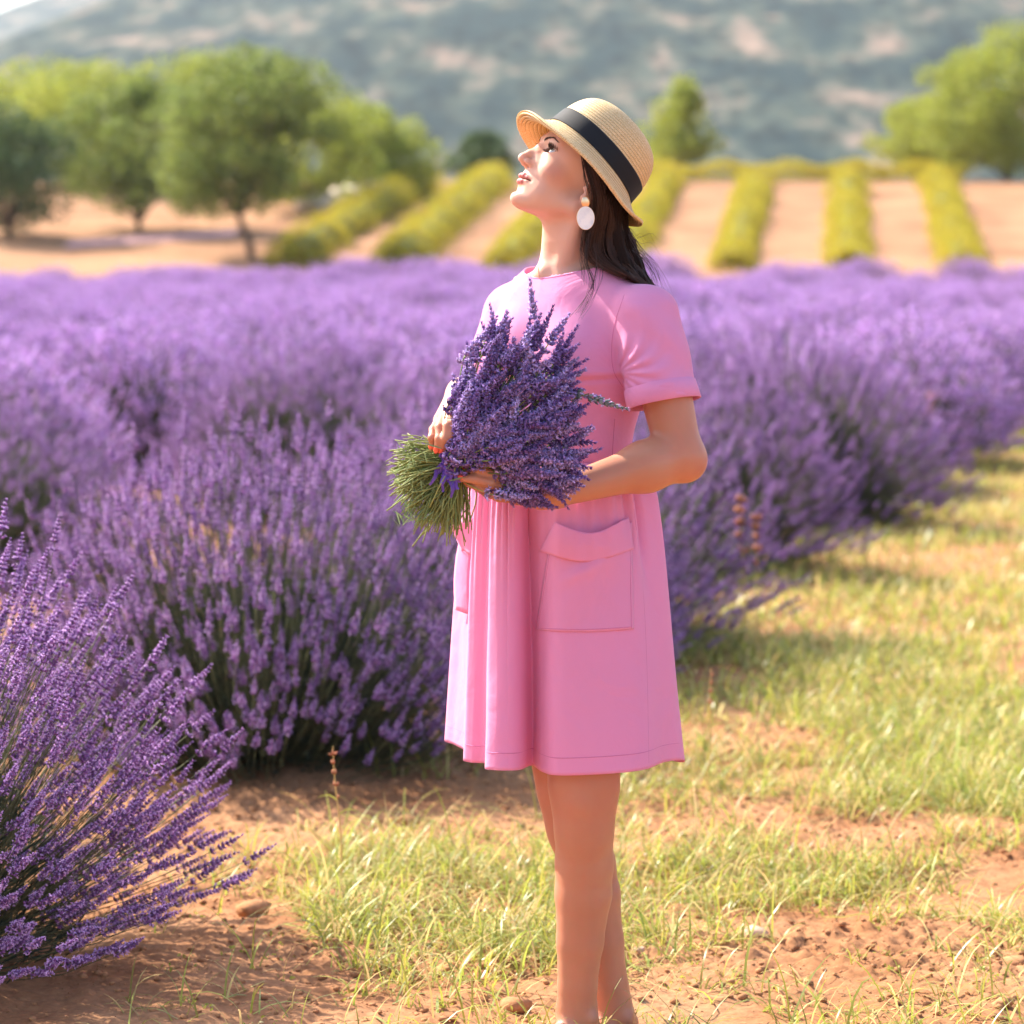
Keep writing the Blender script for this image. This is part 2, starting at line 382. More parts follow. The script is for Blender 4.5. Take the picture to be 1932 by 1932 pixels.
# ------------------------------------------------------------------ rows of golden green shrubs on the slope
def row_mesh(x85, y0, y1, wd, ht, seed, dirx=.1, dens=1.0):
    r = np.random.default_rng(seed); L = y1 - y0
    n = int(620 * L * dens)
    t = r.random(n); y = y0 + t * L
    lump = .95 + .26 * np.sin(y * 4.2 + seed) + .30 * vnoise(np.stack([y * 1.3, y * 0 + seed, y * 0], -1))
    a = r.uniform(-.12, np.pi + .12, n); rad = r.uniform(.72, 1, n) * lump
    cx = x85 + dirx * (y - 85) + np.cos(a) * wd * .5 * rad
    z = np.sin(a) * ht * rad + G0(cx, y)
    C = np.stack([cx, y, z], -1); Nn = np.stack([np.cos(a), a * 0, np.sin(a)], -1)
    ne = 500; ae = r.uniform(0, np.pi, ne); re_ = np.sqrt(r.random(ne)); xe = x85 + dirx*(y0 - 85) + np.cos(ae)*wd*.5*re_; ye = y0 + .12 - .22*(1 - re_**2) + r.normal(size=ne)*.04
    C = np.concatenate([C, np.stack([xe, ye, np.sin(ae)*ht*re_ + G0(xe, ye)], -1)]); Nn = np.concatenate([Nn, np.stack([ae*0, ae*0 - 1, ae*0 + .3], -1)])
    V, F = leaf_cloud(C, Nn, .045, r)
    # woody core so that the row is not hollow
    yy = np.arange(y0 + .7, y1 - .3, .35); ax = np.stack([x85 + dirx * (yy - 85), yy, G0(yy * 0, yy) + ht * .28], -1)
    return V, F, tube(ax, np.full(len(yy), ht * .48), 8, True)
rows = [(-5.2, 82.5, 104.5, 'leftmost golden shrub row, below the grove'), (-2.55, 81.5, 105.5, 'golden shrub row left of the face, second from the grove'), (.1, 81.5, 105.5, 'golden shrub row directly behind the chin'),
        (2.9, 81.5, 105.5, 'golden shrub row behind the back brim of the straw hat'), (5.7, 81.5, 105.5, 'golden shrub row, third from the right edge'),
        (8.55, 81.5, 105.5, 'nearly upright golden shrub row, second from the right edge'), (11.35, 81, 105.5, 'golden shrub row nearest the right edge of the photo')]
for k, (x, a, b, lab) in enumerate(rows):
    V, F, (cv, cf) = row_mesh(x, a, b, 1.12 if k > 1 else 1.4, .56 if k > 1 else .70, 60 + k, dirx=.1 if k else .13)
    root = empty('shrub_row', (0, 0, 0), label=lab, category='shrub row', group='golden green shrub rows on the slope')
    link('foliage', mesh('foliage', V, F, [M['gold']], smooth=False), root, kind='stuff')
    link('branches', mesh('branches', cv, cf, [M['tree_dark']]), root)
# cross hedge on the crest
r_ = np.random.default_rng(5); n = 9000
cx = r_.uniform(3.5, 14.5, n); a = r_.uniform(0, np.pi, n); rd = r_.uniform(.7, 1, n) * (1 + .2 * np.sin(cx * 3))
C = np.stack([cx, 107.2 + np.cos(a) * .6 * rd, 3.65 + np.sin(a) * .62 * rd], -1)
V, F = leaf_cloud(C, np.stack([a * 0, np.cos(a), np.sin(a)], -1), .05, r_)
o = link('hedge', mesh('hedge', V, F, [M['gold']], smooth=False), label='low golden green hedge running across the crest of the slope', category='hedge')
# pale track and rocks at the foot of the grove
pts = [WP(560, 395, 97), WP(720, 372, 100)]
for k in range(9):
    px = 585 + k * 17; py = 402 - k * 4 + (k % 3) * 5; d = 96 + k * .5
    V, F = rock_mesh(200 + k, 2); x = (px - 966) / FPX * d
    link('pale_boulder', mesh('pale_boulder', V * (.42 + .1 * (k % 3)), F, [M['pale_rock']]), None, (x, d, float(G0(x, d)) + .2), (0, 0, k), label='pale boulder in the heap between the grove and the golden rows', category='boulder', group='pale boulders below the grove')
V, F = grid(np.linspace(-11.6, -7.4, 20), np.linspace(0, 1.5, 6), lambda X, Y: X*0)
V[:, 1] += 86.2 + (V[:, 0] + 11.6)*.7; V[:, 2] = G0(V[:, 0], V[:, 1]) + .04
M['lane'] = mat('pink_gravel', (.60, .33, .32), rough=.95, var=.1, vscale=4)
link('gravel_lane', mesh('gravel_lane', V, F, [M['lane']]), kind='structure')
# ------------------------------------------------------------------ lavender
def bud(L, w, rings=1):
    """a calyx: 4-sided spindle, 5 or 6 verts"""
    V = np.array([(0, 0, 0), (w, 0, L*.5), (0, w, L*.5), (-w, 0, L*.5), (0, -w, L*.5), (0, 0, L)], float)
    T = np.array([(0, 2, 1), (0, 3, 2), (0, 4, 3), (0, 1, 4), (5, 1, 2), (5, 2, 3), (5, 3, 4), (5, 4, 1)])
    return V, T
def spike_data(L, nw, per, seed, detail=2, rw=.0052):
    """flower spike along +z: whorls of buds, open lips at some tips. -> V, F(tri), mat index"""
    r = np.random.default_rng(seed); parts = []
    # the spike's stalk inside the whorls
    st = np.array([(0.0008, 0, 0), (-.0004, .0007, 0), (-.0004, -.0007, 0), (0, 0, L*.9)])
    parts.append((st, np.array([(0, 1, 3), (1, 2, 3), (2, 0, 3)]), 2))
    for w in range(nw):
        t = w / max(1, nw - 1)
        z = L * (t ** 1.0) * .93
        if detail > 1 and w == 0: z -= L * .12      # the lowest whorl often stands apart
        m = per if t < .85 else max(3, per - 3)
        k = rw * (1.05 - .5 * t ** 2)
        for j in range(m):
            ph = 2*np.pi*(j + .5*(w % 2))/m + r.normal()*.18
            el = R(42) + r.normal()*.14 + t*.5
            d = np.array((np.cos(ph)*np.cos(el), np.sin(ph)*np.cos(el), np.sin(el)))
            bl = k*r.uniform(1.1, 1.5); bw = k*.30
            B, T = bud(bl, bw)
            Rm = rotz_to(d)
            P = B @ Rm.T + np.array((d[0]*k*.25, d[1]*k*.25, z + r.normal()*.0006))
            parts.append((P, T, 0))
            if r.random() < (.55 if detail > 1 else .5):
                tip = P[5]
                np_ = 3 if detail > 1 else 2
                for q in range(np_):
                    a = r.normal(size=3); a -= a.dot(d)*d; a /= np.linalg.norm(a)
                    b = np.cross(d, a); s = k*.38*r.uniform(.7, 1.2)
                    base = tip - d*k*.1
                    parts.append((np.array([base - b*s*.5, base + a*s*1.3 + d*s*.6 - b*s*.3, base + a*s*1.3 + d*s*.6 + b*s*.4]), np.array([(0, 1, 2)]), 1))
                    parts.append((np.array([base + b*s*.5, base + a*s*1.2 + d*s*.9, base - b*s*.5]), np.array([(0, 1, 2)]), 1))
    return join(parts)
def far_spike(L, w, seed):
    r = np.random.default_rng(seed); parts = []
    for k in range(3):
        B, T = bud(L*.42, w*r.uniform(.8, 1.1)); B = B + (r.normal()*w*.3, r.normal()*w*.3, L*.3*k)
        parts.append((B, T, int(k != 1)))
    return join(parts)
def bush_layout(n, Rr, H, seed, up=.45):
    """base points, tip points and tip directions of n flower stems making a dome"""
    r = np.random.default_rng(seed)
    ph = r.uniform(0, 2*np.pi, n)
    se = r.uniform(-.06, 1, n); el = np.arcsin(np.clip(se, 0, 1))
    k = np.where(r.random(n) < .3, r.uniform(.62, .9, n), r.uniform(.86, 1.05, n)) * (1 + .07*np.sin(3*ph + seed) + .05*np.sin(7*ph + 2*seed))
    hx = np.cos(el)*k*Rr; hz = .11 + np.sin(el)*k*(H - .11)
    tip = np.stack([hx*np.cos(ph), hx*np.sin(ph), hz], -1)
    tip += r.normal(size=(n, 3))*.03
    b = r.uniform(0, .22, n)*Rr
    base = np.stack([b*np.cos(ph), b*np.sin(ph), b*0 + .02], -1)
    d = tip - base; d /= np.linalg.norm(d, axis=1)[:, None]
    d[:, 2] += up; d += r.normal(size=(n, 3))*.10; d /= np.linalg.norm(d, axis=1)[:, None]
    return base, tip, d, r
def stems_mesh(base, tip, d, rad=.0011, seg=5, sides=3):
    """all stems as thin 3-sided tubes, vectorised; each ends running along d into its spike"""
    n = len(base); t = np.linspace(0, 1, seg)[None, :, None]
    L = np.linalg.norm(tip - base, axis=1)[:, None, None]
    d0 = (tip - base)/L[:, 0]; d0 = d0*.8; 
    c = (tip - d*L[:, 0]*.45)[:, None]; b = base[:, None]; e = tip[:, None]
    P = b*(1-t)**2 + 2*c*t*(1-t) + e*t**2
    T = np.gradient(P, axis=1); T /= np.linalg.norm(T, axis=2)[..., None] + 1e-9
    up = np.array((.3, .2, 1.)); N_ = np.cross(T, up); N_ /= np.linalg.norm(N_, axis=2)[..., None] + 1e-9; B_ = np.cross(T, N_)
    th = np.arange(sides)*2*np.pi/sides
    V = P[:, :, None] + rad*(np.cos(th)[None, None, :, None]*N_[:, :, None] + np.sin(th)[None, None, :, None]*B_[:, :, None])
    i, s = np.meshgrid(np.arange(seg-1), np.arange(sides), indexing='ij'); s2 = (s+1) % sides
    F1 = np.stack([i*sides+s, i*sides+s2, (i+1)*sides+s2, (i+1)*sides+s], -1).reshape(-1, 4)
    F = (F1[None] + (np.arange(n)*seg*sides)[:, None, None]).reshape(-1, 4)
    return V.reshape(-1, 3), F
def place_spikes(protos, tip, d, r, smin=.8, smax=1.2):
    """copies of the spike meshes (V,F,mi) at the tips, joined"""
    n = len(tip); pick = r.integers(0, len(protos), n); parts = []
    for k, (V, F, mi) in enumerate(protos):
        s = np.where(pick == k)[0]
        if not len(s): continue
        dd = d[s]; a = np.tile((1., 0, 0), (len(s), 1)); a[np.abs(dd[:, 0]) > .8] = (0, 1., 0)
        x = np.cross(a, dd); x /= np.linalg.norm(x, axis=1)[:, None]; y = np.cross(dd, x)
        ang = r.uniform(0, 2*np.pi, len(s)); x2 = x*np.cos(ang)[:, None] + y*np.sin(ang)[:, None]; y2 = np.cross(dd, x2)
        Rm = np.stack([x2, y2, dd], -1)*r.uniform(smin, smax, len(s))[:, None, None]
        A = np.einsum('nij,vj->nvi', Rm, V) + tip[s][:, None]
        FF = F[None] + (np.arange(len(s))*len(V))[:, None, None]
        parts.append((A.reshape(-1, 3), FF.reshape(-1, 3), np.tile(mi, len(s))))
    Vs = np.concatenate([p[0] for p in parts]); n0 = np.cumsum([0]+[len(p[0]) for p in parts][:-1])
    Fs = np.concatenate([p[1]+o for p, o in zip(parts, n0)]); Ms = np.concatenate([p[2] for p in parts])
    return Vs, Fs, Ms
def leaf_blades(n, Rr, H, r, L=.05, w=.0022):
    ph = r.uniform(0, 2*np.pi, n); rr = np.sqrt(r.random(n)); z = r.random(n)
    prof = np.sqrt(np.clip(1 - (z*.95)**2, 0, 1))
    P = np.stack([rr*prof*Rr*np.cos(ph), rr*prof*Rr*np.sin(ph), z*H], -1)
    d = P*(1, 1, .3)/np.linalg.norm(P*(1, 1, .3) + 1e-6, axis=1)[:, None] + r.normal(size=(n, 3))*.45 + (0, 0, .7)
    d /= np.linalg.norm(d, axis=1)[:, None]
    s = np.cross(d, r.normal(size=(n, 3))); s /= np.linalg.norm(s, axis=1)[:, None]
    l = L*r.uniform(.6, 1.3, n)[:, None]
    V = np.stack([P - s*w*.5, P + s*w*.5, P + d*l*.6 + s*w, P + d*l, P + d*l*.6 - s*w], 1).reshape(-1, 3)
    F = np.arange(5*n).reshape(n, 5)
    F4 = np.concatenate([F[:, [0, 1, 2, 4]], F[:, [4, 2, 3, 3]]]) if False else F
    return V, F4
def tris_to_any(parts):
    """join parts with different face arities into lists"""
    Vs, Fs, Ms, n = [], [], [], 0
    for V, F, m in parts:
        Vs.append(V); Fs += (np.asarray(F) + n).tolist(); Ms += (list(m) if hasattr(m, '__len__') else [m]*len(F)); n += len(V)
    return np.concatenate(Vs), Fs, Ms
MAT3 = [M['calyx'], M['petal'], M['stem']]
hi = [spike_data(.058, 8, 9, 100+k, rw=.0066) for k in range(5)]
mid_p = [spike_data(.060, 6, 6, 120+k, detail=1, rw=.0080) for k in range(4)]
farp = [far_spike(.064, .0105, 140+k) for k in range(3)]
hi_me = [mesh('flower_spike', V, F, MAT3, smooth=False, midx=mi) for V, F, mi in hi]
mid_me = [mesh('flower_spike', V, F, MAT3, smooth=False, midx=mi) for V, F, mi in mid_p]
def spikes_as_parts(root, mes, tip, d, r, name='flower_spike', smin=.8, smax=1.2):
    for p, q in zip(tip, d):
        me = mes[int(r.integers(0, len(mes)))]
        o = bpy.data.objects.new(name, me); COL.objects.link(o); o.parent = root
        o.location = p; o.rotation_mode = 'QUATERNION'
        o.rotation_quaternion = Vector(q).to_track_quat('Z', 'Y') @ Quaternion((0, 0, 1), r.uniform(0, 6.28))
        o.scale = (r.uniform(smin, smax),)*3
def close_bush(loc, Rr, H, n, seed, label, mes, protos, rad, leaves, cam_bias=True, smin=.9, smax=1.3):
    root = empty('lavender_bush', loc, label=label, category='lavender bush', group='lavender bushes in the nearest row')
    base, tip, d, r = bush_layout(n, Rr, H, seed, .25 if rad < .001 else .75)
    # the 300 spikes that show largest: facing the viewer and in the frame
    wx = tip + np.array(loc); toc = np.array((0, 0, CAMZ)) - wx
    pxx = 966 + wx[:, 0]/wx[:, 1]*FPX; pyy = 470 + (CAMZ - wx[:, 2])/wx[:, 1]*FPX
    sc = (tip/np.linalg.norm(tip, axis=1)[:, None]*(toc/np.linalg.norm(toc, axis=1)[:, None])).sum(1)
    sc = sc - 5*((pxx < -10) | (pxx > 1940) | (pyy > 1940))
    o = np.argsort(-sc); A, B = o[:300], o[300:]
    spikes_as_parts(root, mes, tip[A], d[A], r, smin=smin, smax=smax)
    V, F, mi = place_spikes(protos, tip[B], d[B], r, smin, smax)
    link('flower_spikes', mesh('flower_spikes', V, F, MAT3, smooth=False, midx=mi), root, kind='stuff')
    V, F = stems_mesh(base, tip, d, rad)
    link('stems', mesh('stems', V, F, [M['stem']]), root, kind='stuff')
    V, F = leaf_blades(leaves, Rr*.62, H*.55, r)
    link('leaves', mesh('leaves', V, F, [M['leaf']], smooth=False), root, kind='stuff')
    return root
close_bush((-1.33, 6.80, 0), .70, .84, 1900, 301, 'nearest lavender bush, cut off by the left edge, every flower spike in focus', hi_me, hi, .0009, 9000)
close_bush((-.72, 9.6, 0), .77, .86, 2500, 302, 'broad lavender bush in the middle left, directly behind the bouquet stems', mid_me, mid_p, .0012, 12000)
# whole bush as one mesh, in variants; copies share the mesh
def bush_mesh(seed, n, protos, rad, leaves, Rr=.72, H=.80, seg=4, mats=None, smin=.9, smax=1.35):
    base, tip, d, r = bush_layout(n, Rr, H, seed)
    sv, sf, sm = place_spikes(protos, tip, d, r, smin, smax)
    tv, tf = stems_mesh(base, tip, d, rad, seg)
    lv, lf = leaf_blades(leaves, Rr*.66, H*.6, r, L=.075, w=.005)
    V, F, mi = tris_to_any([(sv, sf, sm), (tv, tf, 2), (lv, lf, 3)])
    return mesh('lavender_bush', V, F, mats or (MAT3 + [M['leaf']]), smooth=False, midx=mi)
midv = [bush_mesh(310+k, 1500, mid_p, .0014, 2600) for k in range(2)]
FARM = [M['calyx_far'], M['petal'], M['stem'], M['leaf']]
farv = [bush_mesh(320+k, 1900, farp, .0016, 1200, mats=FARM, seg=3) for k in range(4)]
rb = np.random.default_rng(77)
def rowx(y): return -.33 + .236*(y - 10.3)
spots = []
MAN = [(-2.35, 14.7), (-1.15, 18.3), (-3.0, 19.0), (-2.15, 23.6), (-.2, 20.4), (.6, 22.9)]
MANL = ['lavender mound at the left edge with a dark shaded foot, above the nearest bush', 'lavender mound showing just over the top of the broad middle bush, left part', 'pale blurred lavender mound at the left edge, behind the one with the dark foot',
        'blurred lavender mound left of centre with a dark hollow on its left', 'blurred lavender mound behind the broad middle bush, towards the bouquet', 'blurred lavender mound just left of the far sleeve and bouquet top']
for k, y in enumerate([12.4, 15.1, 17.6, 20.0, 22.3, 24.6, 26.9, 29.2, 31.5, 33.8]):
    spots.append((rowx(y) - .05 + rb.normal()*.05, y, 'A', k))
for y in np.arange(36, 74, 2.1): spots.append((rowx(y) + rb.normal()*.08, y + rb.normal()*.1, 'A', 99))
for rrow in range(1, 22):
    for y in np.arange(8 + (rrow % 3)*.7, 75, 2.0):
        x = rowx(y) - .10 - 2.25*rrow + rb.normal()*.10; yy = y + rb.normal()*.14
        if x < -.166*yy - 1.2 or (yy < 21.3) or min(math.hypot(x - a_, yy - b_) for a_, b_ in MAN) < 1.35: continue
        spots.append((x, yy, 'B', rrow))
labsA = ['lavender bush showing behind the right side of the pink skirt', 'lavender bush behind the elbow, overlapping the next one', 'large lavender bush right of the elbow beside the grass path',
         'lavender bush beside the path, second beyond the elbow', 'lavender bush beside the path, third beyond the elbow', 'lavender bush beside the path, fourth beyond the elbow', 'lavender bush where the row bends to the right edge']
spots += [(a_, b_, 'B', 1 if b_ < 18 else 2) for a_, b_ in MAN] + [(-.02 - .1, 11.35, 'C', 0)]
cnt = 0; rest = []
spots = [s for s in spots if s[0] < .153*s[1] + 1.0]
spots.sort(key=lambda s: s[1])
for (x, y, kind, k) in spots:
    inview = abs(x) < .153*y + 1.1
    if not inview: continue
    if cnt >= 298: rest.append((x, y)); continue
    cnt += 1
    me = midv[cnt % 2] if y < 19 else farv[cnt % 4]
    if kind == 'A' and k < len(labsA): lab = labsA[k]; grp = 'lavender bushes in the nearest row'
    elif kind == 'C': lab = 'lavender bush hidden mostly behind her waist and the bouquet'; grp = 'lavender bushes in the nearest row'
    elif kind == 'A': lab = 'small distant lavender bush in the row along the path'; grp = 'far lavender bushes of the path row'
    else:
        mi_ = [q for q, (a_, b_) in enumerate(MAN) if a_ == x and b_ == y]
        if mi_: lab = MANL[mi_[0]]; grp = 'lavender bushes in the left middle ground'
        elif k == 1 and y < 20: lab = 'blurred lavender bush in the second row left of the bouquet'; grp = 'lavender bushes of the second row'
        elif y < 24: lab = 'blurred lavender bush in the left middle ground behind the second row'; grp = 'lavender bushes in the left middle ground'
        elif y < 62: lab = 'blurred lavender bush in the ' + ('nearer' if y < 40 else 'farther') + ' part of the purple middle distance ' + ('behind the woman' if -.02 < x/y < .06 else 'left of the woman' if x < 0 else 'right of the woman'); grp = 'lavender bushes in the purple middle distance'
        else: lab = 'low lavender bush at the far end of the field ' + ('below the almond grove' if x/y < -.06 else 'right of her' if x/y > .05 else 'beside or behind her neck'); grp = 'lavender bushes at the far end of the field'
    s = rb.uniform(1.0, 1.16) if y < 60 else rb.uniform(.85, 1.35)
    link('lavender_bush', me, None, (x, y, float(G0(x, y))), (0, 0, rb.uniform(0, 6.28)), (s, s, s*rb.uniform(.92, 1.08)), label=lab, category='lavender bush', group=grp)
print('bushes', cnt, 'rest', len(rest))
# ------------------------------------------------------------------ the rest of the field, outside this frame, as one mass
pts = []
for rrow in range(0, 60):
    for y in np.arange(9 + (rrow % 3)*.7, 75, 2.1):
        x = rowx(y) - .10 - 2.25*rrow + rb.normal()*.1; yy = y + rb.normal()*.14
        if abs(x) > .153*yy + 1.1 and -(.153*yy + 12) < x < 0 and not (yy < 21 and x > -.153*yy - 1.6): pts.append((x, yy, float(G0(x, yy))))
        xr = rowx(y) + 3.1 + 2.25*rrow
        if rrow < 14 and abs(xr) > .153*yy + 1.3 and xr < .153*yy + 12: pts.append((xr, yy, float(G0(xr, yy))))
pts += [(x, y, float(G0(x, y))) for x, y in rest]
print('mass', len(pts))
pm = bpy.data.meshes.new('lavender_field'); pm.from_pydata(pts, [], [])
fo = link('lavender_field', pm, kind='stuff')
ng = bpy.data.node_groups.new('plant_bushes', 'GeometryNodeTree')
ng.interface.new_socket('Geometry', in_out='INPUT', socket_type='NodeSocketGeometry'); ng.interface.new_socket('Geometry', in_out='OUTPUT', socket_type='NodeSocketGeometry')
gi = ng.nodes.new('NodeGroupInput'); go = ng.nodes.new('NodeGroupOutput')
src = next(o for o in SC.objects if o.type == 'MESH' and o.data == farv[1])
oi = ng.nodes.new('GeometryNodeObjectInfo'); oi.inputs['Object'].default_value = src; oi.transform_space = 'ORIGINAL'
ip = ng.nodes.new('GeometryNodeInstanceOnPoints'); rv = ng.nodes.new('FunctionNodeRandomValue'); rv.data_type = 'FLOAT_VECTOR'
rv.inputs[0].default_value = (0, 0, 0); rv.inputs[1].default_value = (0, 0, 6.28)
rs = ng.nodes.new('FunctionNodeRandomValue'); rs.data_type = 'FLOAT'; rs.inputs[2].default_value = .95; rs.inputs[3].default_value = 1.15
ng.links.new(gi.outputs[0], ip.inputs['Points']); ng.links.new(oi.outputs['Geometry'], ip.inputs['Instance'])
ng.links.new(rv.outputs[0], ip.inputs['Rotation']); ng.links.new(rs.outputs[1], ip.inputs['Scale']); ng.links.new(ip.outputs[0], go.inputs[0])
fo.modifiers.new('plant', 'NODES').node_group = ng
# ------------------------------------------------------------------ distance fields -> one smooth skin
f4 = np.float32
def smin(a, b, k):
    h = np.clip(.5 + .5*(b - a)/k, 0, 1)
    return b + (a - b)*h - k*h*(1 - h)
def smax(a, b, k): return -smin(-a, -b, k)
def sph(P, c, r): return np.sqrt(((P - np.asarray(c, f4))**2).sum(-1)) - r
def ell(P, c, r, Rm=None):
    Q = P - np.asarray(c, f4)
    if Rm is not None: Q = Q @ np.asarray(Rm, f4)
    r = np.asarray(r, f4)
    k0 = np.sqrt(((Q/r)**2).sum(-1)); k1 = np.sqrt(((Q/(r*r))**2).sum(-1))
    return k0*(k0 - 1)/(k1 + 1e-9)
def cone(P, a, b, ra, rb):
    a = np.asarray(a, f4); b = np.asarray(b, f4)
    ba = b - a; l = float((ba*ba).sum())
    t = np.clip(((P - a) @ ba)/l, 0, 1)
    return np.sqrt(((P - a - t[..., None]*ba)**2).sum(-1)) - (ra + (rb - ra)*t)
def chain(P, pts, rad, k=.004):
    d = None
    for i in range(len(pts) - 1):
        e = cone(P, pts[i], pts[i+1], rad[i], rad[i+1])
        d = e if d is None else smin(d, e, k)
    return d
def rotmat(ax, ang):
    return np.array(Matrix.Rotation(ang, 3, Vector(ax)))
def polygonize(f, lo, hi, h, B=8, proj=2):
    lo = np.asarray(lo, float); hi = np.asarray(hi, float)
    nb = np.ceil((hi - lo)/(h*B)).astype(int)
    n = nb*B
    bi = np.stack(np.meshgrid(*[np.arange(m) for m in nb], indexing='ij'), -1).reshape(-1, 3)
    cen = (lo + (bi + .5)*B*h).astype(f4)
    dc = f(cen)
    D = np.repeat(np.repeat(np.repeat(dc.reshape(nb), B, 0), B, 1), B, 2).astype(f4)
    near = np.where(np.abs(dc) < B*h*1.25)[0]
    off = np.stack(np.meshgrid(*[np.arange(B)]*3, indexing='ij'), -1).reshape(-1, 3)
    for s in range(0, len(near), 1500):
        q = near[s:s+1500]
        I = bi[q][:, None]*B + off[None]
        d = f((lo + I.reshape(-1, 3)*h).astype(f4)).reshape(len(q), -1)
        D[I[..., 0], I[..., 1], I[..., 2]] = d
    S = D < 0
    c = S[:-1, :-1, :-1].astype(np.int8)
    tot = sum(S[a:n[0]-1+a, b:n[1]-1+b, g:n[2]-1+g].astype(np.int8) for a in (0, 1) for b in (0, 1) for g in (0, 1))
    act = (tot > 0) & (tot < 8)
    idx = np.argwhere(act)
    corn = {}
    for a in (0, 1):
        for b in (0, 1):
            for g in (0, 1): corn[(a, b, g)] = D[idx[:, 0]+a, idx[:, 1]+b, idx[:, 2]+g]
    acc = np.zeros((len(idx), 3)); cn = np.zeros(len(idx))
    for (p, q) in [((0,0,0),(1,0,0)),((0,1,0),(1,1,0)),((0,0,1),(1,0,1)),((0,1,1),(1,1,1)),((0,0,0),(0,1,0)),((1,0,0),(1,1,0)),((0,0,1),(0,1,1)),((1,0,1),(1,1,1)),((0,0,0),(0,0,1)),((1,0,0),(1,0,1)),((0,1,0),(0,1,1)),((1,1,0),(1,1,1))]:
        d0, d1 = corn[p], corn[q]; m = (d0 < 0) != (d1 < 0)
        t = np.where(m, d0/(d0 - d1 + 1e-12), 0)
        pos = np.array(p)[None] + t[:, None]*(np.array(q) - np.array(p))[None]
        acc += pos*m[:, None]; cn += m
    V = lo + (idx + acc/cn[:, None])*h
    vid = np.full(act.shape, -1, np.int64); vid[act] = np.arange(len(idx))
    quads = []
    for ax in range(3):
        a2, a3 = (ax + 1) % 3, (ax + 2) % 3
        s0 = [slice(0, -1)]*3; s1 = [slice(0, -1)]*3; s1[ax] = slice(1, None)
        A = S[:-1, :-1, :-1]; 
        sl0 = [slice(0, n[k]-1) for k in range(3)]; sl1 = list(sl0); sl1[ax] = slice(1, n[ax])
        s_a = S[tuple(sl0)]; s_b = S[tuple(sl1)]
        e = np.argwhere(s_a != s_b); e = e[(e[:, a2] > 0) & (e[:, a3] > 0)]
        u = np.zeros(3, int); u[a2] = 1; w = np.zeros(3, int); w[a3] = 1
        g = lambda q: vid[q[:, 0], q[:, 1], q[:, 2]]
        Q = np.stack([g(e - u - w), g(e - w), g(e), g(e - u)], -1)
        fl = s_a[e[:, 0], e[:, 1], e[:, 2]]
        Q[~fl] = Q[~fl][:, ::-1]
        quads.append(Q[(Q >= 0).all(1)])
    F = np.concatenate(quads)
    for _ in range(proj):
        e = h*.35; v = V.astype(f4); d = f(v)
        g = np.stack([f(v + np.eye(3, dtype=f4)[k]*e) - f(v - np.eye(3, dtype=f4)[k]*e) for k in range(3)], -1)/(2*e)
        g2 = (g*g).sum(-1) + 1e-4
        st = np.clip(d/np.sqrt(g2), -h, h)
        V = V - (st[:, None]*g/np.sqrt(g2)[:, None])*.9
    return V, F
def cut_mesh(V, F, keep):
    """drop the faces with a vertex not kept"""
    Fk = F[keep[F].all(1)]
    u = np.unique(Fk); m = np.full(len(V), -1); m[u] = np.arange(len(u))
    return V[u], m[Fk]
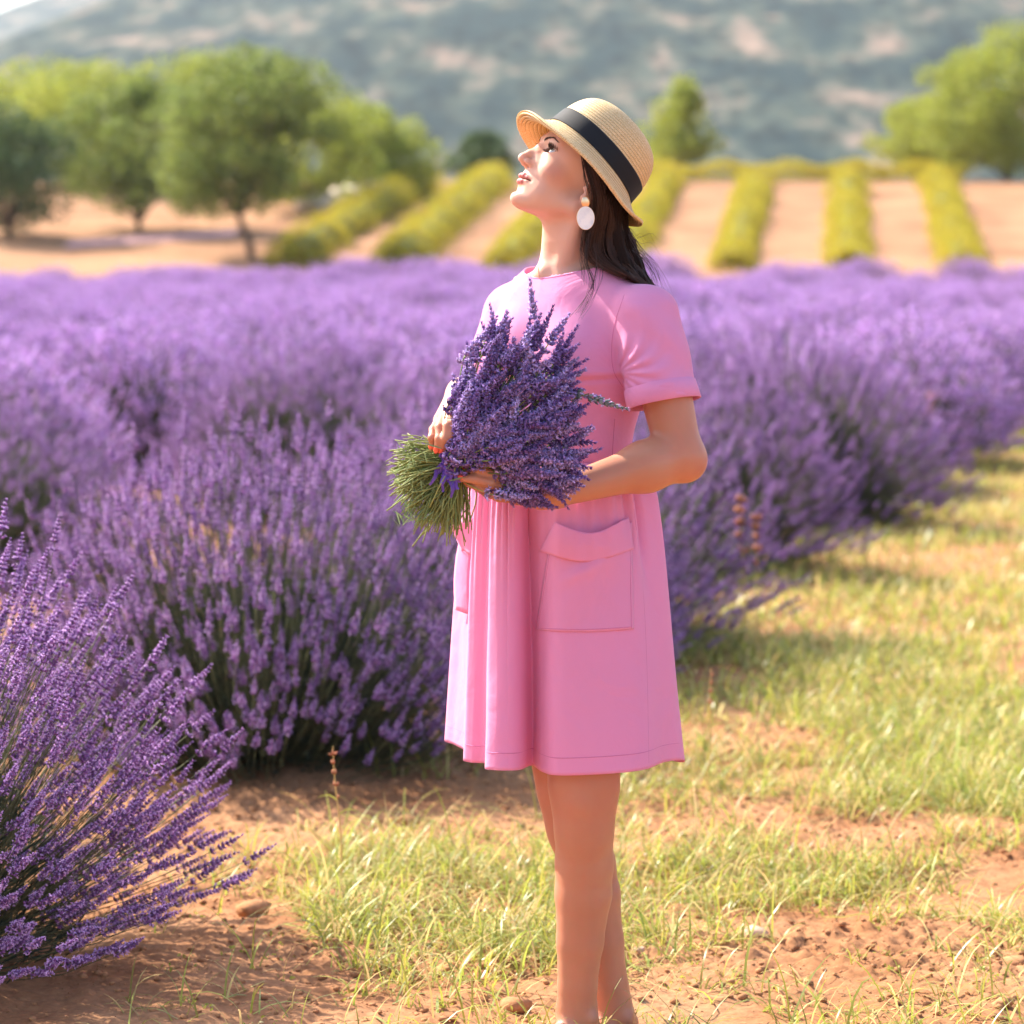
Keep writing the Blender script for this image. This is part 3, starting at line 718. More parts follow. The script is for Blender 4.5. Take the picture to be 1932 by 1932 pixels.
# ------------------------------------------------------------------ the woman: body
PHI, PIT = R(18), R(29)
def head_frame(yaw, pit):
    c, s = math.cos(yaw), math.sin(yaw); cp, sp = math.cos(pit), math.sin(pit)
    Fv = np.array((-c*cp, -s*cp, sp)); Nv = np.array((s, -c, 0)); Uv = np.array((c*sp, s*sp, cp))
    return np.stack([Fv, Nv, Uv], 1)            # columns: forward, near side, up
HR = head_frame(PHI, PIT)
HO = np.array((.1133, 6.0, 1.559))
def H2W(p): return HO + HR @ np.asarray(p, float)
EYE = np.array((.0732, .0315, .0312)); ER = .0118
def head_sdf(P):
    """P in head coordinates: x forward, y to one side, z up"""
    Q = P.copy(); Q[:, 1] = np.abs(Q[:, 1])
    x, y, z = Q[:, 0], Q[:, 1], Q[:, 2]
    d = ell(Q, (-.004, 0, .050), (.094, .074, .082))                       # skull
    d = smin(d, ell(Q, (.045, 0, .035), (.049, .062, .055)), .02)           # brow and forehead
    d = smin(d, ell(Q, (.047, 0, -.012), (.0455, .056, .060)), .02)          # mid face
    d = smin(d, ell(Q, (.056, .034, -.003), (.027, .024, .024)), .014)      # cheek
    d = smin(d, cone(Q, (.004, .052, -.038), (.072, .014, -.0635), .013, .0135), .028)  # jaw line
    d = smin(d, ell(Q, (.0835, 0, -.0665), (.0168, .018, .0145)), .012)     # chin
    d = smin(d, ell(Q, (.061, .021, -.040), (.022, .026, .025)), .012)      # fullness beside the mouth
    d = smin(d, ell(Q, (.077, 0, -.030), (.0235, .027, .024)), .014)        # mouth barrel
    d = smax(d, -ell(Q, (.105, .030, .0350), (.018, .020, .0120)), .014)     # eye socket
    d = smin(d, cone(Q, (.087, .012, .0515), (.077, .043, .053), .0075, .0065), .012)  # brow ridge
    # nose
    nose = chain(Q, [(.086, 0, .045), (.0925, 0, .034), (.1045, 0, .014), (.1135, 0, .0015)], [.007, .0068, .0074, .0088], .006)
    nose = smin(nose, ell(Q, (.1015, .0108, -.0022), (.0095, .0056, .0066)), .006)
    nose = smin(nose, cone(Q, (.098, 0, -.006), (.106, 0, -.006), .006, .0055), .006)
    nose = smin(nose, cone(Q, (.094, .009, .020), (.088, .016, .004), .007, .008), .010)
    d = smin(d, nose, .008)
    d = smax(d, -ell(Q, (.1035, .0078, -.0085), (.0068, .0034, .0046)), .0015)   # nostril
    d = smax(d, -cone(Q, (.1065, 0, -.0135), (.1055, 0, -.0195), .0016, .0022), .004)           # philtrum
    # eyeball seat and lids
    q = Q - EYE.astype(f4)
    rr = np.sqrt((q**2).sum(-1))
    lid = rr - (ER + .0017)
    yy = (q[:, 1])/.0150
    up = .0056*(1 - np.clip(yy, -1, 1)**2)**.8 + .0002 + .0012*yy
    dn = -.0046*(1 - np.clip(yy, -1, 1)**2)**.8 + .0012*yy
    open_ = np.maximum(np.maximum(q[:, 2] - up, dn - q[:, 2]), np.maximum(np.abs(q[:, 1]) - .0150, -q[:, 0]))
    d = smin(d, lid, .0055)
    crease = np.abs(rr - (ER + .0030)) + np.abs(q[:, 2] - (up + .0038))*.7 - .0012
    d = np.where((q[:, 0] > 0) & (yy > -1.1) & (yy < 1.2), smax(d, -(crease + .0004), .0014), d)
    d = smax(d, -np.maximum(open_, rr - (ER + .012)), .0009)
    d = smin(d, rr - (ER - .0012), .0005)
    # lips
    ul = chain(Q, [(.1003, .0032, -.0262), (.0990, .0100, -.0265), (.0935, .0180, -.0285), (.0845, .0265, -.0315)], [.0036, .0036, .0031, .0012], .003)
    ul = smin(ul, sph(Q, (.1005, 0, -.0272), .0034), .004)
    ll = chain(Q, [(.0980, 0, -.0378), (.0960, .0095, -.0372), (.0905, .0180, -.0348), (.0842, .0260, -.0318)], [.0046, .0044, .0035, .0012], .004)
    d = smin(d, ul, .0028); d = smin(d, ll, .0032)
    d = smax(d, -sph(Q, (.0925, .0305, -.0327), .0030), .006)
    zl = -.0318 - 1.2*y*y*np.where(y > .015, 1.0, .4) + .0006*np.cos(y*260)
    xs = .0985 - 22*y*y
    gap = np.maximum(np.maximum(np.abs(z - zl) - .0011, y - .0262), xs - .0065 - x)
    d = smax(d, -gap, .0016)
    d = smax(d, -ell(Q, (.1020, 0, -.0500), (.0085, .020, .0050)), .010)    # fold under the lower lip
    # ears
    ear = ell(Q, (-.008, .074, .004), (.0165, .006, .027), rotmat((0, 0, 1), .35))
    ear = smax(ear, -ell(Q, (-.004, .081, .007), (.0095, .006, .016), rotmat((0, 0, 1), .35)), .003)
    ear = smin(ear, sph(Q, (.0005, .0735, -.019), .0062), .006)
    ear = smin(ear, sph(Q, (.0060, .0725, -.002), .0042), .005)
    d = smin(d, ear, .005)
    return d
T_A = np.array((.74, -.6726, 0)); T_B = np.array((-.6726, -.74, 0))     # across the shoulders, chest forward
TR = np.stack([T_A, T_B, (0, 0, 1)], 1)
SL = WP(1222, 592, 5.90); SR = WP(962, 592, 6.12)
EL = WP(1283, 861, 5.86); WL = WP(1050, 930, 5.775)
ERt = WP(935, 850, 6.07); WR = WP(872, 742, 5.83)
def limb(P, a, b, ra, rm, rb, t=.35, k=.02, bulge=None):
    m = a + (b - a)*t
    if bulge is not None: m = m + bulge
    return smin(cone(P, a, m, ra, rm), cone(P, m, b, rm, rb), k)
def finger(P, pts, r0, r1):
    pts = [np.asarray(p, float) for p in pts]; n = len(pts)
    return chain(P, pts, list(np.linspace(r0, r1, n)), .0035)
# near hand (her left): palm behind, fingers pointing to the left under the flowers
def hp(x, y, d): return WP(x, y, d) - np.array((0, .012 if d < 5.75 else .004, 0))
L_F = {  # knuckle -> tip
 'index':  [hp(975, 912, 5.735), hp(938, 896, 5.715), hp(905, 886, 5.712), hp(881, 882.5, 5.72)],
 'middle': [hp(968, 921, 5.738), hp(928, 910, 5.712), hp(896, 903, 5.708), hp(872, 901, 5.716)],
 'ring':   [hp(968, 932, 5.745), hp(930, 925, 5.725), hp(902, 917, 5.722), hp(883, 911, 5.735)],
 'little': [hp(974, 942, 5.757), hp(942, 938, 5.742), hp(918, 930, 5.740), hp(903, 922, 5.752)]}
L_T = [hp(1020, 905, 5.76), hp(985, 890, 5.80), hp(950, 878, 5.82), hp(925, 872, 5.84)]
# far hand (her right): comes down over the stems from behind
R_K = [hp(853, 778, 5.742), hp(843, 783, 5.735), hp(834, 789, 5.738), hp(826, 797, 5.748)]
R_F = {
 'index':  [hp(862, 773, 5.745), hp(858, 797, 5.705), hp(851, 820, 5.698), hp(845, 838, 5.712)],
 'middle': [hp(850, 778, 5.745), hp(846, 803, 5.703), hp(841, 826, 5.697), hp(835, 845, 5.712)],
 'ring':   [hp(838, 785, 5.752), hp(830, 806, 5.718), hp(829, 827, 5.705), hp(826, 845, 5.712)],
 'little': [hp(828, 793, 5.762), hp(818, 810, 5.735), hp(815, 825, 5.720), hp(816, 840, 5.728)]}
R_T = [hp(858, 770, 5.78), hp(872, 795, 5.80), hp(880, 820, 5.81), hp(884, 838, 5.80)]
CREASE = []
def arms_sdf(P, near=True):
    if near:
        d = limb(P, SL, EL, .052, .047, .0395, .45)
        el2 = EL + (WL - EL)*.28
        d = smin(d, cone(P, EL, el2, .0395, .0400), .02)
        d = smin(d, sph(P, EL + np.array((.012, .002, -.010)), .031), .02)
        d = smin(d, cone(P, el2, WL, .0400, .0245), .03)
        d = smin(d, cone(P, WL + (0, .010, 0), WL + (WL - EL)*.12 + (0, .006, 0), .022, .022), .012)
        # palm
        pc = (WL + hp(972, 927, 5.748))*.5
        d = smin(d, cone(P, WL + (0, 0, .003), hp(980, 918, 5.752), .0225, .0160), .012)
        d = smin(d, cone(P, WL + (0, 0, -.002), hp(982, 938, 5.762), .021, .0140), .012)
        for a_, b_ in CREASE: d = smax(d, -cone(P, a_, b_, .0022, .0012), .0035)
        fs = L_F; th = L_T; kk = .006
        for k_, (r0, r1) in zip(('index', 'middle', 'ring', 'little'), ((.0098, .0068), (.0100, .0069), (.0094, .0066), (.0082, .0058))):
            d = smin(d, finger(P, fs[k_], r0, r1), kk if k_ != 'x' else .01)
        d = smin(d, finger(P, th, .0135, .0085), .010)
    else:
        d = limb(P, SR, ERt, .052, .047, .040, .45)
        d = smin(d, limb(P, ERt, WR, .040, .038, .0255, .3), .02)
        d = smin(d, cone(P, WR, hp(852, 785, 5.758), .024, .0195), .014)
        d = smin(d, cone(P, WR + (0, .01, 0), hp(835, 793, 5.765), .021, .016), .014)
        for k_, (r0, r1) in zip(('index', 'middle', 'ring', 'little'), ((.0096, .0066), (.0098, .0067), (.0092, .0064), (.0080, .0056))):
            d = smin(d, finger(P, R_F[k_], r0, r1), .0045)
        d = smin(d, finger(P, R_T, .0135, .0085), .010)
    return d
HIP = WP(1075, 1060, 6.02)
KN = WP(1102, 1512, 5.93); AN = WP(1088, 1905, 5.99); HN = WP(1098, 1120, 5.96)
KF = WP(1082, 1515, 6.06); AF = WP(1156, 1905, 6.09); HF = WP(1030, 1130, 6.08)
def leg(P, H, K, A, s=1.0, cal=(0, .018, 0), toe=(-.62, -.78)):
    d = cone(P, H, K + (K - H)*-.10, .085*s, .064*s)
    d = smin(d, ell(P, K + (0, 0, -.012), (.0545*s, .050*s, .095*s)), .025)
    d = smin(d, ell(P, K + np.array((-.004, -.020, .003)), (.030*s, .034*s, .036*s)), .02)  # kneecap
    d = smin(d, ell(P, K + np.array((-.006, -.038, .006)), (.024*s, .018*s, .028*s)), .012)
    sh = A - K
    cx = np.array(cal)
    pts = [K, K + sh*.15 + cx*.3, K + sh*.30 + cx*.7, K + sh*.45 + cx*.7, K + sh*.67 + cx*.3, K + sh*.885, A]
    d = smin(d, chain(P, pts, [v*s for v in (.0525, .0515, .0515, .0500, .0415, .0335, .0315)], .008), .012)
    d = smin(d, cone(P, K + sh*.1 + (-.004, -.024, 0), A + (0, -.008, .03), .022, .017), .03)    # shin
    t = np.array((*toe, 0)); t /= np.linalg.norm(t)
    # foot
    heel = np.array((A[0], A[1], .034)) - t*.028
    ball = np.array((A[0], A[1], .026)) + t*.145
    d = smin(d, cone(P, A, heel, .033*s, .031*s), .02)
    d = smin(d, cone(P, A + (0, 0, -.038), ball, .030*s, .022*s), .02)
    n = np.array((-t[1], t[0], 0))
    for q in (-1, 1): d = smin(d, sph(P, A + np.array((0, 0, -.012)) + n*q*.031*s, .013), .014)
    d = smin(d, cone(P, ball + n*.018, ball - n*.022, .023, .020), .015)
    for i in range(5):
        b = ball + n*(.026 - .0135*i); l = .058 - .007*i
        d = smin(d, cone(P, b + (0, 0, -.006), b + t*l + (0, 0, -.014), .0125 - .0012*i, .0095 - .0008*i), .006)
    return smax(d, .004 - P[:, 2], .004)
def legs_sdf(P):
    return np.minimum(leg(P, HN, KN, AN, 1.0, (.007, .018, 0)), leg(P, HF, KF, AF, 1.0, (.004, .015, 0)))
NECK_T = WP(1086, 408, 6.015); NECK_B = WP(1083, 525, 6.035)
def torso_sdf(P):
    chest = ell(P, WP(1082, 665, 6.03), (.150, .100, .165), TR)
    d = chest
    d = smin(d, ell(P, WP(1072, 880, 6.03), (.118, .090, .13), TR), .06)
    d = smin(d, ell(P, WP(1075, 1040, 6.02), (.155, .115, .12), TR), .06)
    d = smin(d, cone(P, NECK_B + (0, .0, -.05), SL + (-.01, 0, .0), .048, .046), .03)
    d = smin(d, cone(P, NECK_B + (0, .0, -.05), SR + (.005, 0, .0), .048, .046), .03)
    return d
def neck_sdf(P):
    d = cone(P, NECK_T, NECK_B, .0505, .0530)
    d = smin(d, cone(P, NECK_B, NECK_B + (0.0, 0, -.05), .054, .075), .03)
    # throat, neck muscle from behind the ear to the collar bone notch, collar bones
    d = smin(d, cone(P, H2W((-.012, .052, -.03)), WP(1054, 519, 5.985), .010, .008), .03)
    d = smin(d, cone(P, H2W((-.012, -.050, -.03)), WP(1026, 508, 6.0), .010, .008), .03)
    d = smin(d, cone(P, WP(1060, 532, 5.975), WP(1165, 536, 5.93), .008, .006), .025)
    d = smin(d, cone(P, WP(1026, 520, 5.99), WP(975, 528, 6.07), .008, .006), .025)
    d = smin(d, cone(P, H2W((.022, 0, -.045)), WP(1064, 440, 6.0), .022, .030), .03)
    return d
HRf = HR.astype(f4); HOf = HO.astype(f4)
def top_sdf(P):
    Hh = head_sdf((P - HOf) @ HRf)
    d = smin(Hh, neck_sdf(P), .022)
    return smin(d, torso_sdf(P), .02)
def torso_only(P): return torso_sdf(P)
def on_arm(px, py):
    y = 5.6
    for _ in range(60):
        y += max(.8*float(arms_sdf(np.array([WP(px, py, y)], f4))[0]), .0003)
    return WP(px, py, y)
CREASE = [(a_, b_) for a_, b_ in [(on_arm(1236, 832), on_arm(1254, 830)), (on_arm(1254, 830), on_arm(1270, 838))]]
# skin, built region by region from the same field and closed under the clothes
V1, F1 = polygonize(top_sdf, (-.08, 5.84, 1.34), (.26, 6.16, 1.70), .0017)
V1, F1 = cut_mesh(V1, F1, V1[:, 2] > 1.355)
V2, F2 = polygonize(lambda P: torso_sdf(P) + .012, (-.2, 5.8, .80), (.33, 6.3, 1.41), .008)
V3, F3 = polygonize(lambda P: arms_sdf(P, True), tuple(np.minimum(np.minimum(SL, EL), L_F['middle'][3]) - .07), tuple(np.maximum(SL, EL) + (.07, .07, .07)), .0023)
V3, F3 = cut_mesh(V3, F3, V3[:, 2] < 1.30)
V4, F4_ = polygonize(lambda P: arms_sdf(P, False), (-.2, 5.64, 1.03), (.07, 6.2, 1.38), .0022)
V4, F4_ = cut_mesh(V4, F4_, V4[:, 2] < 1.30)
V5, F5 = polygonize(legs_sdf, (-.08, 5.74, -.01), (.30, 6.2, .78), .0036)
V5, F5 = cut_mesh(V5, F5, V5[:, 2] < .74)
# parts that only the clothes cover
Vb, Fb, _ = join([(V1, F1), (V2, F2), (V3, F3), (V4, F4_), (V5, F5)])
# flat colour of lips, lash line and nostril rims as a colour layer
hl = (Vb - HO) @ HR; ay = np.abs(hl[:, 1])
def lipmask(q):
    Q = q.copy(); Q[:, 1] = np.abs(Q[:, 1])
    ul = chain(Q, [(.1003, .0032, -.0262), (.0990, .0100, -.0265), (.0935, .0180, -.0285), (.0845, .0265, -.0315)], [.0036, .0036, .0031, .0012], .003)
    ul = smin(ul, sph(Q, (.1005, 0, -.0272), .0034), .004)
    ll = chain(Q, [(.0980, 0, -.0378), (.0960, .0095, -.0372), (.0905, .0180, -.0348), (.0842, .0260, -.0318)], [.0046, .0044, .0035, .0012], .004)
    return np.clip(1 - (np.minimum(ul, ll) - .0002)/.0012, 0, 1)
m = np.zeros(len(Vb)); headv = hl[:, 0] > .05
m[headv] = lipmask(hl[headv])
lid = np.zeros(len(Vb)); q = hl - EYE*(1, 1, 1); q[:, 1] = ay - EYE[1]
yy = np.clip(q[:, 1]/.0155, -1, 1); upl = .0056*(1 - yy**2)**.8 + .0012*yy; dnl = -.0046*(1 - yy**2)**.8 + .0012*yy
nearl = (np.abs(q).max(1) < .020) & headv
lid[nearl] = np.maximum(np.clip(1 - np.abs(q[nearl, 2] - upl[nearl] - .0008)/.0022, 0, 1), .55*np.clip(1 - np.abs(q[nearl, 2] - dnl[nearl])/.0012, 0, 1))*(np.abs(q[nearl, 1]) < .0165)
shad = np.zeros(len(Vb)); shad[nearl] = np.clip(1 - (q[nearl, 2] - upl[nearl])/.0075, 0, 1)*(q[nearl, 2] > upl[nearl])*.55
cheek = np.exp(-(((hl[:, 0] - .062)/.022)**2 + ((ay - .045)/.022)**2 + ((hl[:, 2] + .006)/.018)**2))
knee = np.exp(-(((Vb - KN)/(.06, .06, .05))**2).sum(1)) + np.exp(-(((Vb - KF)/(.06, .06, .05))**2).sum(1))
elb = np.exp(-(((Vb - EL)/(.05, .05, .05))**2).sum(1))
me = mesh('body', Vb, Fb, None)
ca = me.color_attributes.new('tint', 'FLOAT_COLOR', 'POINT')
ca.data.foreach_set('color', np.stack([m, np.maximum(lid, shad*.22), np.clip(cheek*.8 + knee*.95 + elb*.6, 0, 1), 1 - .75*np.clip((Vb[:, 2] - 1.30)/.1, 0, 1)], -1).astype(np.float32).ravel())
def skin_mat():
    m = mat('skin', (.66, .37, .25), rough=.42, spec=.35, sss=.25, ssr=(1, .35, .18), ssscale=.012)
    N = m.node_tree.nodes; L = m.node_tree.links; b = N['Principled BSDF']
    tc = N.new('ShaderNodeTexCoord')
    n = N.new('ShaderNodeTexNoise'); n.inputs['Scale'].default_value = 14; n.inputs['Detail'].default_value = 5; L.new(tc.outputs['Object'], n.inputs['Vector'])
    mx = N.new('ShaderNodeMixRGB'); mx.inputs[1].default_value = (.56, .255, .150, 1); mx.inputs[2].default_value = (.43, .175, .098, 1); L.new(n.outputs[0], mx.inputs[0])
    n3 = N.new('ShaderNodeTexNoise'); n3.inputs['Scale'].default_value = 75; n3.inputs['Detail'].default_value = 6; L.new(tc.outputs['Object'], n3.inputs['Vector'])
    r3 = N.new('ShaderNodeMapRange'); r3.inputs[1].default_value = .3; r3.inputs[2].default_value = .7; r3.inputs[3].default_value = 0; r3.inputs[4].default_value = .45; L.new(n3.outputs[0], r3.inputs[0])
    m3 = N.new('ShaderNodeMixRGB'); L.new(r3.outputs[0], m3.inputs[0]); L.new(mx.outputs[0], m3.inputs[1]); m3.inputs[2].default_value = (.52, .19, .12, 1); mx = m3
    at = N.new('ShaderNodeVertexColor'); at.layer_name = 'tint'; sp = N.new('ShaderNodeSeparateColor'); L.new(at.outputs[0], sp.inputs[0])
    def over(prev, fac, col):
        x = N.new('ShaderNodeMixRGB'); L.new(fac, x.inputs[0]); L.new(prev, x.inputs[1]); x.inputs[2].default_value = (*col, 1); return x.outputs[0]
    iv = N.new('ShaderNodeMath'); iv.operation = 'SUBTRACT'; iv.inputs[0].default_value = 1; L.new(at.outputs[1], iv.inputs[1])
    c0 = over(mx.outputs[0], iv.outputs[0], (.74, .44, .32))
    c = over(c0, sp.outputs[2], (.52, .17, .10)); c = over(c, sp.outputs[0], (.46, .15, .14)); c = over(c, sp.outputs[1], (.035, .02, .018))
    v = N.new('ShaderNodeTexVoronoi'); v.inputs['Scale'].default_value = 900; L.new(tc.outputs['Object'], v.inputs['Vector'])
    bp = N.new('ShaderNodeBump'); bp.inputs['Strength'].default_value = .10; bp.inputs['Distance'].default_value = .0006; L.new(v.outputs[0], bp.inputs['Height']); L.new(bp.outputs[0], b.inputs['Normal'])
    # a few moles
    v2 = N.new('ShaderNodeTexVoronoi'); v2.inputs['Scale'].default_value = 11; v2.inputs['Randomness'].default_value = 1; L.new(tc.outputs['Object'], v2.inputs['Vector'])
    lt = N.new('ShaderNodeMath'); lt.operation = 'LESS_THAN'; lt.inputs[1].default_value = .012; L.new(v2.outputs[0], lt.inputs[0])
    c = over(c, lt.outputs[0], (.14, .05, .035))
    L.new(c, b.inputs['Base Color'])
    return m
M['skin'] = skin_mat(); me.materials.append(M['skin'])
person = empty('person', (float(HIP[0]), float(HIP[1]), 0), label='woman in pink dress looking up, standing on the grass path, lavender in her arms', category='person')
def pchild(name, me_, **k):
    o = link(name, me_, person, **k); o.matrix_parent_inverse = Matrix.Translation((-HIP[0], -HIP[1], 0)); return o
body = pchild('body', me)
print('body', len(Vb))
# eyes
def uvsphere(r, nu=32, nv=20):
    th = np.linspace(0, np.pi, nv); ph = np.arange(nu)*2*np.pi/nu
    V = np.stack([r*np.cos(th)[:, None]*np.ones(nu), r*np.sin(th)[:, None]*np.cos(ph), r*np.sin(th)[:, None]*np.sin(ph)], -1).reshape(-1, 3)
    i, j = np.meshgrid(np.arange(nv-1), np.arange(nu), indexing='ij'); j2 = (j+1) % nu
    return V, np.stack([i*nu+j, (i+1)*nu+j, (i+1)*nu+j2, i*nu+j2], -1).reshape(-1, 4)
def eye_mat():
    m = bpy.data.materials.new('eye'); m.use_nodes = True; N = m.node_tree.nodes; L = m.node_tree.links; b = N['Principled BSDF']
    b.inputs['Roughness'].default_value = .08; b.inputs['Coat Weight'].default_value = 1; b.inputs['Specular IOR Level'].default_value = .6
    tc = N.new('ShaderNodeTexCoord'); sx = N.new('ShaderNodeSeparateXYZ'); L.new(tc.outputs['Object'], sx.inputs[0])
    mr = N.new('ShaderNodeMapRange'); mr.inputs[1].default_value = 0; mr.inputs[2].default_value = ER; L.new(sx.outputs[0], mr.inputs[0])
    r = N.new('ShaderNodeValToRGB'); r.color_ramp.interpolation = 'LINEAR'; e = r.color_ramp.elements
    e[0].position = 0; e[0].color = (.72, .66, .62, 1); e[1].position = 1; e[1].color = (.006, .006, .006, 1)
    for p, c in ((.845, (.70, .66, .64, 1)), (.865, (.03, .04, .04, 1)), (.90, (.16, .19, .17, 1)), (.968, (.22, .22, .16, 1)), (.982, (.006, .006, .006, 1))):
        q = e.new(p); q.color = c
    L.new(mr.outputs[0], r.inputs[0]); L.new(r.outputs[0], b.inputs['Base Color'])
    return m
M['eye'] = eye_mat()
V, F = uvsphere(ER)
gaze = Vector(HR @ np.array((.88, .26, .36))).normalized()
for s in (1, -1):
    o = pchild('eye', mesh('eye', V, F, [M['eye']])); c = H2W(EYE*(1, s, 1)); o.location = c; o.rotation_mode = 'QUATERNION'; o.rotation_quaternion = gaze.to_track_quat('X', 'Z')
# eyebrows and lashes: small hairs
M['brow'] = mat('brow_hair', (.035, .02, .014), rough=.6)
r = np.random.default_rng(4)
def onface(p, s=1):
    """move a point in head coordinates along x until it lies on the skin"""
    p = np.array(p, float); 
    for _ in range(12):
        d = float(head_sdf(np.array([p], f4))[0]); p[0] -= d*.9
    return p
brow_line = spline([(.1, .0120, .0470), (.1, .0220, .0520), (.1, .0330, .0550), (.1, .0455, .0510)], 30)
for s in (1, -1):
    parts = []
    for i, b in enumerate(brow_line):
        t = i/29
        for k in range(9):
            p = b + (0, r.normal()*.0007, r.normal()*.0013*(1 - .75*t))
            p = onface(p); q = onface(p + np.array((.004, .0045, .0022 - .004*t + r.normal()*.0008)))
            a = H2W(p*(1, s, 1)); e = H2W((q + (.0006, 0, 0))*(1, s, 1)); mm = (a + e)/2 + HR[:, 0]*.0006
            parts.append(tube([a, mm, e], [.00018, .00016, .00005], 3, False))
    V, F, _ = join(parts); pchild('eyebrow', mesh('eyebrow', V, F, [M['brow']]))
    parts = []
    for i in range(90):
        y = -.0125 + .0275*i/89 + r.normal()*.0003; yn = y/.0150
        up = .0056*(1 - np.clip(yn, -1, 1)**2)**.8 + .0012*yn
        rr_ = ER + .0012; xx = math.sqrt(max(1e-6, rr_**2 - min(rr_**2*.999, y*y + up*up)))
        a = EYE + (xx, y, up); L = (.0100 + .003*yn)*r.uniform(.7, 1.1)
        dr = np.array((.80, .25 + .5*yn + r.normal()*.10, .50)); dr /= np.linalg.norm(dr)
        m1 = a + dr*L*.5 + (0, 0, -.0004); e = a + dr*L + (0, .001*yn, .0022)
        parts.append(tube([H2W(v*(1, s, 1)) for v in (a, m1, e)], [.00042, .00034, .00008], 3, False))
    for i in range(26):
        y = -.010 + .024*i/25; yn = y/.0150; dn = -.0046*(1 - yn**2)**.8 + .0012*yn
        xx = math.sqrt(max(1e-6, (ER+.001)**2 - y*y - dn*dn)); a = EYE + (xx, y, dn)
        parts.append(tube([H2W(v*(1, s, 1)) for v in (a, a + (.002, .001*yn, -.0022))], [.0002, .00005], 3, False))
    V, F, _ = join(parts); pchild('eyelashes', mesh('eyelashes', V, F, [M['brow']]))
# nails
M['nail'] = mat('coral_nail', (.90, .13, .075), rough=.18, spec=.6)
def nail(tip, prev, outw, w=.0052, l=.0125):
    tip = np.asarray(tip, float); d = tip - prev; d /= np.linalg.norm(d); o_ = np.asarray(outw, float); o_ = o_ - o_.dot(d)*d; o_ /= np.linalg.norm(o_); s = np.cross(d, o_)
    n1, n2 = 7, 7; V = []
    for i in range(n1):
        t = i/(n1-1); ww = w*(1 - .75*max(0, (t - .62)/.38)**2)
        for j in range(n2):
            u = -1 + 2*j/(n2-1)
            V.append(tip + d*(l*(t - .38)) + s*ww*u*.95 + o_*(.0074 + .0011 - .0030*u*u - .0010*t))
    a = np.array([i*n2+j for i in range(n1-1) for j in range(n2-1)])
    F = np.stack([a, a+1, a+n2+1, a+n2], -1)
    o = pchild('fingernail', mesh('fingernail', V, F, [M['nail']]))
    md = o.modifiers.new('thick', 'SOLIDIFY'); md.thickness = .0006; md.offset = 0
for k in ('index', 'middle', 'ring', 'little'):
    nail(L_F[k][3], L_F[k][2], (-.15, -1.0, .55)); nail(R_F[k][3], R_F[k][2], (-.35, -1, .15))
# ------------------------------------------------------------------ straw hat (rows of braid are real relief)
HATR = head_frame(PHI, R(47.5))
HATO = np.array(((1110.6 - 966)/1050, 5.992, CAMZ - (308.6 - 470)/1050))
def hat_prof():
    """profile (radius, height) from crown centre to brim edge; index of band range"""
    crown = [(0, .1035), (.02, .1030), (.042, .1005), (.060, .0955), (.075, .0865), (.085, .0745), (.0915, .060), (.0955, .044), (.0975, .026), (.0990, .008), (.1005, .000)]
    return spline(crown, 250)
def braid(P, pitch):
    """offset the profile into overlapping rounded rows of braid"""
    s = np.concatenate([[0], np.cumsum(np.linalg.norm(np.diff(P, axis=0), axis=1))])
    T = np.gradient(P, axis=0); T /= np.linalg.norm(T, axis=1)[:, None]; N = np.stack([-T[:, 1], T[:, 0]], 1)
    ph = (s/pitch) % 1
    return s, N, ph
nph = 400
phi = np.arange(nph)*2*np.pi/nph
def hat_surface():
    C = hat_prof()
    nb = 96; t = np.linspace(0, 1, nb + 1)[1:]
    rows = []
    s = np.concatenate([[0], np.cumsum(np.linalg.norm(np.diff(C, axis=0), axis=1))])
    for i, (r_, h_) in enumerate(C):
        rows.append((np.full(nph, r_), np.full(nph, h_), s[i]))
    cph, sph_ = np.cos(phi), np.sin(phi)
    # brim: how far out and how far down round the head (phi 0 = front)
    Wb = .045 + .003*cph
    drop = .034 + .003*cph - .017*np.clip(-cph, 0, 1)**5 + .004*np.clip(cph, 0, 1)**2
    for tt in t:
        rr = C[-1, 0] + Wb*tt*(.92 + .08*tt)
        curve = 1.35*tt - .35*tt**3 - np.clip(-cph, 0, 1)**5*.75*tt**3 - np.clip(cph, 0, 1)**2*.32*tt**4
        rows.append((rr, -drop*curve + .0015*np.sin(5*phi + 1)*tt, s[-1] + tt*.052))
    return rows
def build_hat():
    rows = hat_surface(); pitch = .0058
    Rr = np.stack([r_[0] for r_ in rows]); Hh = np.stack([r_[1] for r_ in rows]); S = np.array([r_[2] for r_ in rows])
    el = 1.0                                          # the crown is slightly longer front to back
    X = Rr*np.cos(phi)*1.02; Y = Rr*np.sin(phi)*.93
    P = np.stack([X, Y, Hh], -1)
    du = np.gradient(P, axis=0); dv = np.roll(P, -1, 1) - np.roll(P, 1, 1)
    N = np.cross(dv, du); N /= np.linalg.norm(N, axis=2)[..., None] + 1e-9
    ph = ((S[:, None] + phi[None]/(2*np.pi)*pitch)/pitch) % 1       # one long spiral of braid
    tw = .5 + .5*np.sin(phi[None]*(np.maximum(Rr, .01)*2*np.pi/.0042).round() + (np.floor((S[:, None] + phi[None]/(2*np.pi)*pitch)/pitch))*2.4 + ph*2.5)
    h = .0030*np.minimum(ph*1.2, 1)*np.minimum((1 - ph)*7, 1)**.7 + .0020*tw*np.sin(np.pi*ph)
    r = np.random.default_rng(9)
    h = h + .00035*vnoise(P, 160, 3)
    Pout = P + N*h[..., None]
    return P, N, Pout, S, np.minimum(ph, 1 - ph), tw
HP, HN_, HOut, HS, HJ, HTW = build_hat()
nr = HP.shape[0]
j, i = np.meshgrid(np.arange(nr - 1), np.arange(nph), indexing='ij'); i2 = (i + 1) % nph
